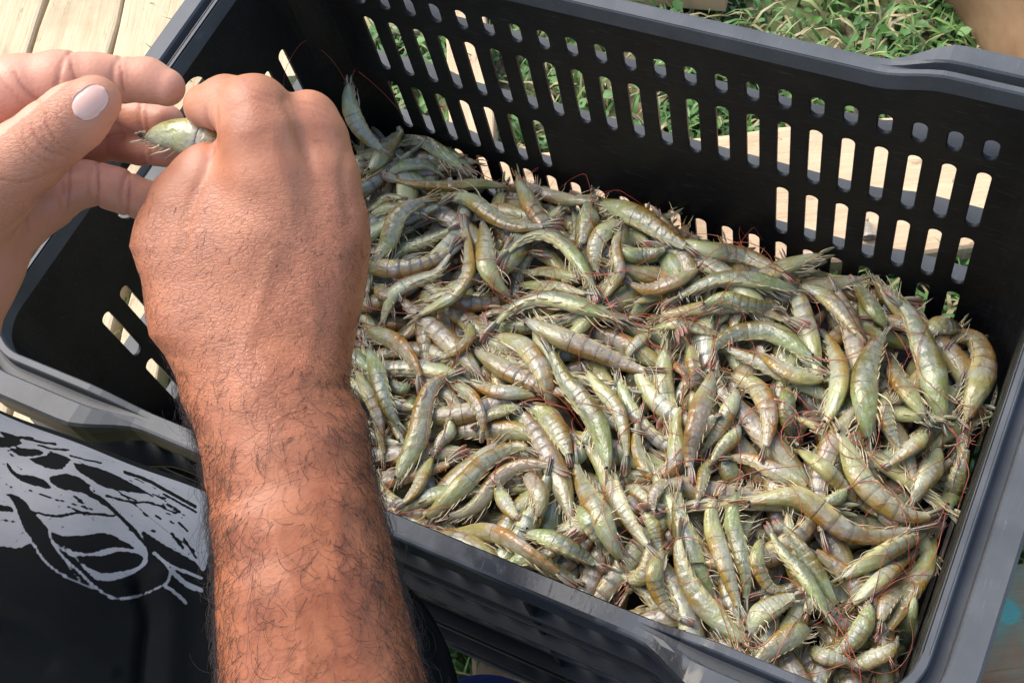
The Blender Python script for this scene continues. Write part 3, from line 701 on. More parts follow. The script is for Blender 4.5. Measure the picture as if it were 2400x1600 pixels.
# (mode, origin, width, spine, label)   mode: '.' auto dorsal side, '+'/'-' forced
TR = [
 ('.','a',110,[(2200,1180),(2000,1140),(1800,1090),(1540,1050)],'small grey shrimp showing its pink tail above the white one in the upper middle'),
 ('.','a',105,[(190,480),(340,430),(480,430),(620,455)],'thin pale shrimp just right of the fist, under the uppermost arched one'),
 ('.','a',120,[(260,600),(420,540),(600,545),(780,600)],'pale shrimp tucked beside the wrist below two crossing shrimps'),
 ('.','a',150,[(260,1180),(330,1230),(420,1330),(560,1400)],'dull shrimp hugging the edge of the hand in the upper heap'),
 ('.','b',120,[(880,1100),(770,1180),(690,1270),(660,1400)],'short greenish shrimp with white legs in the dark pocket at centre'),
 ('.','b',120,[(900,1050),(1150,1010),(1400,1080),(1600,1140)],'slim pale shrimp pointing left beneath the strongly arched grey one'),
 ('.','b',140,[(930,940),(1300,880),(1650,850),(1950,900),(2250,1080)],'long mottled shrimp with pale belly running below the top pair at right centre'),
 ('.','b',150,[(560,330),(720,380),(900,370),(1080,300)],'dull shrimp crossed by red whips behind the short upright tail'),
 ('.','b',120,[(1100,1230),(1130,1380),(1200,1480),(1250,1600)],'narrow lilac grey shrimp standing between two brown ones at centre'),
 ('.','b',130,[(1250,1200),(1270,1350),(1300,1500),(1330,1650)],'narrow upright shrimp right of the lilac grey one at centre'),
 ('.','u',110,[(700,430),(880,520),(1000,650),(1120,800)],'dark shrimp slanting down under the back wall slots at right'),
 ('.','u',130,[(1480,760),(1560,690),(1650,690),(1740,720)],'shrimp half hidden behind the hooked one in the right corner'),
 ('.','u',115,[(1250,700),(1180,600),(1100,480),(1010,395)],'grey shrimp with its tail raised against the slots near the right corner'),
 ('.','u',130,[(1500,1260),(1400,1120),(1310,1000),(1290,850)],'yellow backed shrimp between the two long upright ones at right'),
 ('.','u',110,[(340,1080),(290,1180),(230,1300),(110,1490)],'orange tinted shrimp left of the sharply bent brown one'),
 ('.','u',115,[(650,1060),(640,1200),(650,1330),(690,1440)],'olive shrimp with orange rings running straight down at right centre'),
 ('.','u',100,[(1250,1080),(1240,1200),(1280,1330),(1340,1460)],'thin pinkish shrimp amid the tangle of red whips at right'),
 ('.','u',110,[(120,560),(250,530),(420,560),(600,570)],'pale legged shrimp squeezed under the long olive one in the middle'),
 ('.','t',120,[(20,130),(70,60),(150,-20),(230,-90)],'brown shrimp slanting up below the right centre of the heap'),
 ('.','t',130,[(330,330),(280,250),(250,160),(300,60)],'brown shrimp behind the cluster of pale legs at lower right'),
 ('.','t',110,[(1500,40),(1420,110),(1330,180),(1230,260)],'small pinkish shrimp near the right wall at two thirds down'),
 ('.','t',150,[(1580,120),(1520,250),(1450,370),(1400,500)],'shrimp with a fan of white legs pointing up by the right wall'),
 ('.','t',130,[(700,130),(870,250),(1030,420),(1290,600)],'long pale legged shrimp leading to the tail fans by the right wall'),
 ('.','t',120,[(960,940),(1100,850),(1250,760),(1400,680),(1600,590)],'long olive shrimp slanting up to the right wall below the large arched one'),
 ('.','t',110,[(1030,1100),(1150,980),(1300,860),(1480,720)],'dark olive shrimp lying parallel just below the long slanting one'),
 ('.','t',120,[(1660,560),(1690,380),(1730,240),(1800,80)],'thin dark shrimp wedged upright along the right wall'),
 ('.','t',150,[(1400,840),(1290,1000),(1230,1130),(1190,1270)],'thick olive shrimp pointing down left near the lower right wall'),
 ('.','t',140,[(1550,660),(1480,850),(1400,1000),(1300,1180),(1200,1330)],'long pale shrimp with white legs along the lower right wall'),
 ('.','t',130,[(1480,1050),(1400,1180),(1330,1300),(1280,1450)],'brown shrimp deep in the front right corner'),
 ('.','t',130,[(1160,1080),(1110,1200),(1030,1320),(880,1440)],'cream edged shrimp slanting into the front right corner'),
 ('.','t',150,[(780,1210),(640,1300),(520,1380),(400,1490)],'squashed brown shrimp head with a dark eye by the front rim'),
 ('.','t',120,[(1000,1480),(1150,1420),(1250,1380),(1330,1300)],'shrimp end showing in the front right corner against the wall'),
 ('.','t',110,[(800,1330),(860,1400),(1000,1440),(1100,1500)],'wet grey shrimp lying lowest at the front rim on the right'),
 ('.','s',120,[(1000,860),(1150,800),(1300,880),(1500,960)],'olive shrimp lying flat against the front wall'),
 ('.','s',120,[(620,590),(760,620),(940,650),(1100,740),(1260,850),(1440,960)],'long olive shrimp with beady eyes lying along the front rim'),
 ('.','s',130,[(1130,640),(1300,700),(1480,790),(1620,880)],'yellow sided shrimp with red legs near the front rim'),
 ('.','s',120,[(1750,960),(1850,900),(1880,820),(1890,700)],'shrimp with round eye in the gap by the front rim'),
 ('.','s',130,[(1450,480),(1520,590),(1600,700),(1650,840)],'green bellied shrimp under two long parallel ones at the front'),
 ('.','s',110,[(560,180),(500,300),(430,420),(330,500)],'shadowed shrimp at the edge of the forearm near the front rim'),
 ('.','s',110,[(720,560),(850,480),(950,400),(1060,350)],'pale shrimp inside the inner arch near the front'),
 ('.','s',120,[(1200,560),(1220,450),(1180,350),(1120,260)],'yellowish shrimp framed by the inner arch near the front'),
 ('.','c',130,[(1640,780),(1500,830),(1350,880),(1200,1000)],'dark green shrimp head in the gap beside the blurred large one'),
 ('.','c',140,[(640,600),(560,640),(480,600),(440,480)],'short green shrimp showing between two brown ones by the wrist'),
 ('.','c',130,[(1000,900),(980,1020),(900,1130),(860,1260)],'grey shrimp with pale legs right of the blurred large one'),
 ('.','d',150,[(300,60),(400,230),(540,370),(620,560),(660,800),(650,1010)],'long shrimp with lilac side and reddish tail left of the U shaped one'),
 ('.','d',130,[(650,1080),(760,1180),(880,1290),(1010,1380)],'pale shrimp sloping down below the U shaped one'),
 ('.','d',130,[(1000,1060),(950,1160),(900,1250),(920,1400)],'grey shrimp under the bottom of the U shaped one'),
 ('.','d',120,[(1450,860),(1380,1000),(1350,1130),(1290,1330)],'thin brown shrimp right of the pink tail below the centre'),
 ('.','d',150,[(1700,560),(1640,680),(1520,800),(1420,960)],'moss coloured shrimp half hidden under the thick curved one'),
 ('.','e',110,[(430,180),(520,330),(560,480),(600,620)],'shrimp with a mass of thin legs at the lower centre'),
 ('.','e',150,[(1500,430),(1470,620),(1520,800),(1640,920),(1830,900)],'round backed shrimp curled under the large arched one at the bottom right'),
 ('.','e',130,[(2300,-20),(2200,60),(2100,100),(1950,60)],'yellow legged shrimp behind the back of the large arched one'),
 ('.','e',110,[(1900,1130),(2000,1000),(2150,1100),(2250,1000)],'grey shrimp under the crossing red whips at the bottom'),
 # ---- second layer
 ('.','a',150,[(330,1540),(500,1280),(700,1170),(870,1080),(980,950),(1080,850)],'grey and yellow shrimp curving up to the right near the wrist'),
 ('.','a',120,[(420,230),(600,145),(800,145),(940,215)],'curved shrimp with pale fringe high in the left of the heap'),
 ('.','r',90,[(760,1030),(640,960),(520,880),(400,850),(300,800)],'dark shrimp stretched along the foot of the back wall at left'),
 ('.','r',130,[(170,1060),(270,920),(350,820),(425,700)],'brown shrimp tilted with its tail up against the dark back corner'),
 ('W','r',105,[(40,500),(50,620),(100,760),(190,870),(300,960)],'green shrimp standing on its tail in the dark left back corner, head uppermost'),
 ('.','a',130,[(2350,480),(2100,450),(1850,380),(1600,290),(1450,230)],'smooth olive shrimp along the back wall pointing right'),
 ('.','a',200,[(1560,1360),(1440,1240),(1350,1100),(1330,930),(1320,760),(1290,640)],'upright shrimp with pale dangling legs right of the orange edged one'),
 ('.','a',175,[(2310,540),(2270,660),(2230,790),(2190,930)],'bright green shrimp plunging down beside a thin upright tail'),
 ('.','b',180,[(600,60),(480,140),(390,280),(370,440),(400,600)],'pale shrimp leaning left beside the bright green one'),
 ('.','a',110,[(1620,1250),(1800,1240),(2000,1260),(2180,1310),(2370,1345)],'whitish belly up shrimp lying flat above the big yellow grey one'),
 ('.','b',170,[(1330,510),(1180,590),(1020,660),(850,700),(610,620)],'olive shrimp with its belly line down, left of the long arched olive one'),
 ('.','a',150,[(380,980),(560,900),(720,840),(880,770),(1080,690)],'pale shrimp pointing down left towards the wrist'),
 ('.','a',190,[(270,1010),(370,860),(440,720),(520,590),(660,510),(850,460)],'arched olive shrimp reaching down to pale legs at the edge of the hand'),
 ('.','c',130,[(1040,600),(1190,700),(1270,840),(1300,980),(1290,1120)],'lilac grey shrimp bending down to a pink tail at left centre'),
 ('.','c',150,[(1780,650),(1600,640),(1400,640),(1250,590),(1100,500)],'shrimp with dark eyes pointing right in the left centre'),
 ('.','c',170,[(230,250),(320,420),(370,620),(460,860),(610,1060)],'brownish shrimp with a red tail beside the wrist bone'),
 ('.','c',130,[(140,450),(220,640),(320,850),(360,1080),(400,1350)],'slender purplish shrimp lying along the forearm'),
 ('.','c',200,[(1400,130),(1550,180),(1700,270),(1830,460),(1900,640),(1990,840)],'stout shrimp with lilac back and tufted legs at the centre left'),
 ('.','c',170,[(190,50),(330,130),(500,200),(640,350),(710,500),(690,650)],'curved pale shrimp with orange back just right of the wrist'),
 ('.','s',130,[(500,560),(740,360),(850,240),(960,160),(1100,110),(1230,160)],'pinkish lilac shrimp forming the outer arch near the front'),
 ('.','s',110,[(640,560),(780,480),(900,330),(1020,250),(1200,225),(1400,290)],'grey shrimp forming the inner arch near the front rim'),
 ('.','s',100,[(940,350),(980,420),(1030,500),(1085,570)],'short white tail end hanging inside the inner arch'),
 ('.','s',150,[(1720,830),(1650,690),(1600,560),(1520,420),(1450,280),(1420,110)],'long smooth grey shrimp running down to the front wall'),
 ('.','s',130,[(1470,100),(1600,230),(1680,420),(1760,560),(1850,700),(1960,830)],'long pinkish grey shrimp parallel to the smooth one, tail at the front'),
 ('.','c',230,[(1720,740),(1850,850),(1950,980),(2050,1150),(2120,1340)],'broad speckled green shrimp left of the bluish straight one'),
 ('.','e',180,[(620,540),(540,700),(540,860),(620,1040),(740,1160),(880,1230)],'crescent shaped grey shrimp by the front rim in the middle'),
 ('.','e',170,[(1290,-20),(1250,150),(1250,300),(1320,560),(1375,850),(1340,1150)],'long upright shrimp with green head in the lower middle'),
 ('.','e',200,[(1100,30),(1050,200),(1070,350),(1150,600),(1230,850),(1350,1240)],'large shrimp with yellow belly left of the upright green headed one'),
 ('.','e',200,[(1080,1010),(960,780),(880,560),(800,350),(740,130),(780,-110)],'long grey shrimp hanging down under a purple tail in the lower middle'),
 ('.','t',120,[(960,1100),(880,1000),(800,860),(690,700),(570,560)],'yellow olive shrimp slanting right, upper of the parallel pair at the bottom'),
 ('.','t',105,[(900,1160),(800,1000),(720,880),(600,750),(520,590)],'yellow olive shrimp slanting right, lower of the parallel pair at the bottom'),
 ('.','t',150,[(410,1270),(470,1160),(590,1080),(740,1010)],'short bright green shrimp lying by the front rim at lower right'),
 ('.','t',110,[(780,380),(700,330),(580,285),(420,205),(220,180)],'brown shrimp with a leaf shaped tail pointing left at lower right centre'),
 ('.','u',130,[(870,1010),(750,1010),(600,950),(450,830)],'smooth brownish shrimp nestled below the strongly arched grey one'),
 ('.','b',200,[(2400,1340),(2250,1240),(2100,1120),(1950,1050),(1750,1060),(1600,1130),(1480,1230),(1400,1400)],'strongly arched grey shrimp at right centre with its tail bent down left'),
 ('.','b',170,[(2250,710),(2000,650),(1750,600),(1450,600),(1200,690),(980,840)],'long arched olive shrimp with a silvery side, tail lying left'),
 ('.','b',190,[(1130,230),(1350,320),(1550,340),(1750,370),(1950,450),(2190,630)],'big brown backed shrimp with spread pale legs against the slotted back wall'),
 ('.','r',145,[(1580,1230),(1720,1290),(1850,1350),(2000,1450),(2200,1560)],'large green headed shrimp sloping down from the back wall'),
 ('.','u',170,[(1740,1290),(1770,1150),(1830,980),(1830,830),(1740,740),(1600,830)],'hooked shrimp bent over in the right back corner'),
 ('.','u',175,[(1130,1400),(1130,1230),(1120,1080),(1130,960),(1190,810),(1270,680)],'long silvery shrimp standing straight with its head down at right'),
 ('.','u',180,[(1620,1300),(1550,1130),(1520,950),(1460,780),(1390,600),(1240,490)],'long ribbed shrimp slanting from the back wall to the right'),
 ('.','u',135,[(870,1310),(930,1150),(960,1000),(930,850),(850,690)],'dark smooth shrimp lying head down with a leaf shaped tail on top'),
 ('.','d',200,[(1600,90),(1780,180),(1900,300),(1970,500),(1950,700),(1910,920)],'thick curved olive shrimp right of the orange brown one'),
 ('.','d',215,[(1450,60),(1420,230),(1350,420),(1290,620),(1240,850),(1250,1110)],'orange brown shrimp hanging down to a pale leaf shaped tail at centre'),
 ('.','a',170,[(680,1545),(850,1440),(1040,1320),(1170,1130),(1170,900),(1120,590)],'orange edged shrimp with a long pink tail pointing up'),
 ('.','c',130,[(1190,30),(1160,170),(1060,280),(820,390)],'small curled pinkish brown shrimp near the left centre'),
 ('.','a',160,[(2340,1280),(2220,1100),(2100,930),(1950,800),(1750,790),(1560,900),(1440,1070)],'arched shrimp with yellow legs, its tail touching left, above centre'),
 ('.','a',150,[(1540,340),(1300,310),(1000,335),(700,330),(450,275),(370,235)],'brown shrimp lying level below the back wall with pale legs sticking up'),
 ('.','a',170,[(870,455),(1060,440),(1250,490),(1400,620),(1600,690),(1820,690),(2040,695)],'long olive shrimp with a bright red tail tip below the level brown one'),
 ('.','b',110,[(430,810),(520,660),(590,540),(575,400),(570,270),(640,90)],'thin shrimp bent upright with a red tail beside the pale leaning one'),
 ('.','p',50,[(1478,738),(1400,722),(1330,704),(1250,700),(1180,740),(1133,800)],'large yellow grey shrimp arched over the middle, tail down left'),
 ('.','p',54,[(1225,745),(1280,775),(1340,800),(1420,832),(1490,862),(1560,872)],'straight olive shrimp running right below the large yellow grey one'),
 ('.','c',215,[(500,1500),(580,1330),(680,1150),(740,960),(760,800),(820,640),(950,520),(1150,440)],'biggest pale grey shrimp curving down beside the forearm'),
 ('.','p',56,[(1428,1110),(1408,1020),(1372,950),(1325,895),(1298,840),(1272,785)],'long bluish straight shrimp with a yellow edged back left of centre'),
 ('.','d',175,[(1180,370),(1110,560),(1110,760),(1080,940),(960,1020),(830,940),(760,780),(760,600),(810,380)],'U shaped whitish shrimp bent double in the middle of the heap'),
 ('.','e',220,[(1360,1440),(1230,1280),(1080,1130),(920,960),(810,750),(750,520),(775,260)],'long stout shrimp with a purple tail on top, head at the front rim'),
 ('.','t',160,[(940,10),(1020,140),(1110,330),(1230,460),(1400,550),(1620,540)],'blue grey shrimp pointing up left with its tail at the right wall'),
 ('.','t',150,[(370,470),(560,430),(740,430),(880,540),(1010,630),(1200,660),(1560,600)],'large arched shrimp with a yellow back in the lower right, topmost of all'),
]

ant_jobs = []
GROUPT = 'raw shrimps on top of the heap'
# the last rows of the table lie uppermost
for k, (ms, og, wpx, pts, lab) in enumerate(TR):
    ox, oy, sc = OR[og]; px = np.array([(ox+a/sc, oy+b/sc) for a, b in pts]); wpx = wpx/sc
    q, Lp = catmull(px, 30)
    z = np.array([float(zs_(*un(u, v, -14)[:2])) for u, v in q])+.6
    lift = 0
    for it in range(3):
        C = np.array([un(u, v, zz) for (u, v), zz in zip(q, z)])
        R = float(np.clip(wpx*.5*prj(C[10])[2]/CF*1.03, .5, 1.05))
        C[:, 0] = np.clip(C[:, 0], XL+.9, XR-.9); C[:, 1] = np.clip(C[:, 1], YF+.9, YB-.9)
        z = settle(C, R, PR30)
        cap = np.array([float(zs_(a, b)) for a, b in C[:, :2]])+(2.3 if ms != 'W' else 9)
        z = np.minimum(z, cap)
    C[:, 2] = z
    if ms == 'W':                             # leans up against the back left corner
        C[:, 2] = np.linspace(-9.2, -13.6, 30); C = np.array([un(u, v, zz) for (u, v), zz in zip(q, C[:, 2])]); C[:, 1] = np.minimum(C[:, 1], -1.1)
    # dorsal side is the convex one
    v0 = C[12]-C[2]; v1 = C[26]-C[12]; crs = v0[0]*v1[1]-v0[1]*v1[0]; sg = 1 if crs < 0 else -1
    if ms in ('+', '-'): sg = 1 if ms == '+' else -1
    roll = float(np.clip(rng.normal(.15, .32), -.4, .8))
    mt = SH[int(rng.choice(5, p=[.28, .2, .2, .2, .12]))]
    g = shrimp_geo(C[::3][:10] if False else C[[0, 4, 8, 12, 16, 20, 24, 29]], R, sgn=sg, roll=roll, seed=300+k, twist=rng.normal(0, .3))
    t = thing('shrimp', C[14]-[0, 0, R*.7], lab, 'shrimp', GROUPT)
    put_part('carapace', g['carapace'], mt, t)
    for sgm in g['segments']: put_part('shell_segment', [sgm], mt, t)
    put_part('tail_fan', g['tail_fan'], mt, t)
    for e in g['eyes']: put_part('eye', [e], EYE, t)
    put_part('legs', g['legs'], LEG, t, kind='stuff'); put_part('swimmerets', g['swimmerets'], SWM, t, kind='stuff')
    stamp(C, R, PR30)
    if rng.random() < .8: ant_jobs.append((t, g['_head'], R))
print('traced', len(TR), 'mean rise', float((H-zs_(GX, GY)).mean()))
# antennae: long red whips that drape over the finished heap
for t, (c, f, d, l, L), R in ant_jobs:
    for sg in (-1, 1):
        if rng.random() < .25: continue
        p = c+l*sg*.3*R; e = f*.8+l*sg*rng.uniform(0, .6)+np.array([0, 0, rng.uniform(0, .35)]); n = 22; st = rng.uniform(6, 15)/n
        w_ = rng.normal(0, .13); pts = [p.copy()]; e /= np.linalg.norm(e)
        for i in range(n):
            w_ += rng.normal(0, .035); ca, sa = math.cos(w_), math.sin(w_)
            e = np.array([e[0]*ca-e[1]*sa, e[0]*sa+e[1]*ca, e[2]-.11]); e /= np.linalg.norm(e); p = p+e*st
            p[0] = np.clip(p[0], XL+.2, XR-.2); p[1] = np.clip(p[1], YF+.2, YB-.2)
            h = hz(p[0], p[1])+.1
            if p[2] < h: p[2] = h; e[2] = abs(e[2])*.3
            pts.append(p.copy())
        C_, _ = catmull(pts, 34)
        v, fc = tube(C_, np.linspace(.040, .016, 34), 3); put_part('antenna', [(v, fc, None)], ANT, t)

# ================================================================== the person: forearms, hands, trousers
def W(u, v, d): return np.array([(u-1200)/CF*d, (v-800)/CF*d, d])     # camera-aligned frame, cm (x right, y down, z away)
RT = Matrix.Identity(4)
for i in range(3):
    for j in range(3): RT[i][j] = CR[j][i]
    RT[i][3] = CC[i]*S
class SDF:
    def __init__(s, lo, hi, h):
        s.lo = np.array(lo, float); s.h = h; s.n = np.ceil((np.array(hi)-s.lo)/h).astype(int)+1
        s.ax = [s.lo[i]+np.arange(s.n[i])*h for i in range(3)]
    def new(s): return np.full(s.n, 5.0, np.float32)
    def win(s, lo, hi):
        a = np.clip(np.floor((lo-s.lo)/s.h).astype(int), 0, s.n-1); b = np.clip(np.ceil((hi-s.lo)/s.h).astype(int)+1, 1, s.n)
        sl = tuple(slice(int(x), int(y)) for x, y in zip(a, b))
        X = np.meshgrid(*[s.ax[i][sl[i]].astype(np.float32) for i in range(3)], indexing='ij', sparse=True); return sl, X
    def chain(s, D, pts, k=.35, flat=1.0, kj=.3):
        """pts: (u, v, depth, r_px). Union of tapered capsules into D with smoothness k (kj between the chain's own links)."""
        P = [W(*p[:3]) for p in pts]; Rr = [p[3]*p[2]/CF for p in pts]; T = s.new()
        lo = np.min([p-r for p, r in zip(P, Rr)], 0)-1.2; hi = np.max([p+r for p, r in zip(P, Rr)], 0)+1.2
        sl, X = s.win(lo, hi)
        if 0 in [x.stop-x.start for x in sl]: return
        blk = np.full([x.stop-x.start for x in sl], 5., np.float32)
        for a, b, r0, r1 in zip(P[:-1], P[1:], Rr[:-1], Rr[1:]):
            f = np.array([1, 1, 1/flat]); A = a*f; B = (b-a)*f; l2 = B@B+1e-9
            px, py, pz = X[0]-A[0], X[1]-A[1], X[2]*f[2]-A[2]
            h = np.clip((px*B[0]+py*B[1]+pz*B[2])/l2, 0, 1)
            d = np.sqrt((px-h*B[0])**2+(py-h*B[1])**2+(pz-h*B[2])**2)-(r0+(r1-r0)*h)
            if flat < 1: d = d*(.5+.5*flat)
            blk = SDF.smin(blk, d.astype(np.float32), kj)
        D[sl] = SDF.smin(D[sl], blk, k)
    @staticmethod
    def smin(a, b, k):
        h = np.maximum(k-np.abs(a-b), 0)/k; return np.minimum(a, b)-h*h*k*.25
    def dent(s, D, u, v, d, r, axis, amp, w, lim=1.35):
        """crease: a groove on the plane through (u,v,d) with normal axis, fading at lim*r"""
        c = W(u, v, d); r = r*d/CF; ax = np.array(axis, float); ax /= np.linalg.norm(ax)
        sl, X = s.win(c-r*lim, c+r*lim); q = [X[i]-c[i] for i in range(3)]
        t = q[0]*ax[0]+q[1]*ax[1]+q[2]*ax[2]; rr = np.sqrt(q[0]**2+q[1]**2+q[2]**2)
        D[sl] += (amp*np.exp(-(t/w)**2)*np.clip((r*lim-rr)/(r*.25), 0, 1)).astype(np.float32)
    def mesh(s, D):
        n = s.n; ins = D < 0
        cells = np.zeros(n-1, np.int32); acc = np.zeros((*(n-1), 3), np.float32); cnt = np.zeros(n-1, np.float32)
        I = [slice(0, -1), slice(1, None)]
        for a in range(3):
            b, c = (a+1) % 3, (a+2) % 3
            s0 = [slice(None)]*3; s1 = [slice(None)]*3; s0[a] = I[0]; s1[a] = I[1]
            d0, d1 = D[tuple(s0)], D[tuple(s1)]; x = (d0 < 0) != (d1 < 0); t = np.where(x, d0/np.where(x, d0-d1, 1), 0)
            for ob in (0, 1):
                for oc in (0, 1):
                    sl = [slice(None)]*3; sl[b] = I[ob]; sl[c] = I[oc]; xx = x[tuple(sl)]; tt = t[tuple(sl)]
                    acc[..., a] += np.where(xx, tt, 0); acc[..., b] += xx*ob; acc[..., c] += xx*oc; cnt += xx
        m = cnt > 0; idx = -np.ones(n-1, np.int64); idx[m] = np.arange(m.sum())
        base = np.argwhere(m); V = s.lo+(base+acc[m]/cnt[m][:, None])*s.h
        Fs = []
        for a in range(3):
            b, c = (a+1) % 3, (a+2) % 3
            s0 = [slice(1, -1)]*3; s1 = [slice(1, -1)]*3; s0[a] = slice(0, -1); s1[a] = slice(1, None)
            i0, i1 = ins[tuple(s0)], ins[tuple(s1)]
            for flip, mm in ((False, i0 & ~i1), (True, ~i0 & i1)):
                p = np.argwhere(mm)
                if not len(p): continue
                off = np.ones(3, int); off[a] = 0; p = p+off; q = []
                for ob, oc in ((0, 0), (1, 0), (1, 1), (0, 1)):
                    r = p.copy(); r[:, b] -= 1-ob; r[:, c] -= 1-oc; q.append(idx[r[:, 0], r[:, 1], r[:, 2]])
                q = np.stack(q, -1); Fs.append(q[:, ::-1] if flip else q)
        F = np.concatenate(Fs); F = F[(F >= 0).all(1)]
        return V, F
def relax(V, F, it=2):
    e = np.concatenate([F[:, [0, 1]], F[:, [1, 2]], F[:, [2, 3]], F[:, [3, 0]]]); e = np.concatenate([e, e[:, ::-1]])
    cnt = np.bincount(e[:, 0], minlength=len(V))[:, None]
    for _ in range(it):
        for lam in (.5, -.52):
            A = np.stack([np.bincount(e[:, 0], V[e[:, 1], i], minlength=len(V)) for i in range(3)], -1)/np.maximum(cnt, 1); V = V+lam*(A-V)
    return V
def vnorm(V, F):
    fn = np.cross(V[F[:, 2]]-V[F[:, 0]], V[F[:, 3]]-V[F[:, 1]]); Nn = np.zeros_like(V)
    for i in range(4):
        for j in range(3): Nn[:, j] += np.bincount(F[:, i], fn[:, j], minlength=len(V))
    return Nn/(np.linalg.norm(Nn, axis=1)[:, None]+1e-12)
def right_hand():
    lo = np.array([-17.2, -12.2, 43.5]); hi = np.array([-1.5, 17.5, 58.]); s = SDF(lo, hi, .105)
    hand = s.new()
    s.chain(hand, [(800, 1900, 45.5, 285), (765, 1720, 46.2, 252), (735, 1440, 47, 231), (712, 1270, 47.7, 216), (680, 1110, 48.4, 203), (650, 990, 49, 205), (618, 880, 49.7, 204)], .3, .74, .4)
    s.chain(hand, [(618, 880, 49.7, 200), (600, 760, 50, 225), (590, 620, 50.3, 236), (610, 520, 50.5, 200)], 1.0, .55, 1.0)
    s.chain(hand, [(822, 985, 48.6, 40), (828, 1060, 48.4, 44), (826, 1140, 48.2, 40)], 1.0)               # wrist bone
    s.chain(hand, [(480, 1130, 48.2, 0.1*300), (430+85, 1000, 48.6, 60), (505, 930, 49.0, 60)], .8)
    s.chain(hand, [(757, 590, 50.0, 110), (748, 680, 50.0, 104), (725, 800, 50, 100)], 1.0)
    s.chain(hand, [(505, 850, 50, 90), (470, 760, 50.2, 112), (405, 640, 50.5, 88), (392, 560, 50.6, 86), (430, 470, 50.4, 76), (462, 408, 50.2, 56), (476, 380, 50.1, 40)], .8)   # thumb and its ball
    s.chain(hand, [(690, 470, 50.1, 95), (640, 560, 50.0, 130)], .8)
    idx = s.new(); s.chain(idx, [(660, 520, 49.9, 118), (640, 420, 49.6, 112), (618, 320, 49.4, 100), (597, 262, 49.4, 85)], .3, 1, .5)
    s.chain(idx, [(597, 262, 49.5, 82), (530, 243, 50.3, 64), (482, 249, 50.9, 52)], .35)
    mid = s.new(); s.chain(mid, [(760, 520, 50.1, 104), (748, 420, 50.1, 90), (732, 330, 50.3, 80), (722, 284, 50.5, 70)], .3, 1, .5)
    s.chain(mid, [(722, 284, 50.6, 66), (650, 300, 52.4, 55), (575, 325, 53.0, 48)], .3)
    rng_ = s.new(); s.chain(rng_, [(800, 560, 51.2, 66), (786, 460, 51.7, 60), (770, 400, 52.7, 56), (700, 385, 54.2, 50), (630, 400, 53.9, 45)], .4)
    pk = s.new(); s.chain(pk, [(812, 620, 51.4, 58), (806, 540, 52.6, 52), (780, 500, 54.2, 46), (720, 500, 55.2, 42), (660, 520, 55.0, 38)], .4)
    D = hand
    D = SDF.smin(D, idx, .65); D = SDF.smin(D, mid, .5); D = SDF.smin(D, rng_, .35); D = SDF.smin(D, pk, .3)
    # groove between index and middle knuckles, wrinkles over the knuckles
    s.dent(D, 515, 290, 50.5, 50, (1, .12, -.25), .06, .10, 1.6)
    V, F = s.mesh(D); V = relax(V, F, 2); return V, F
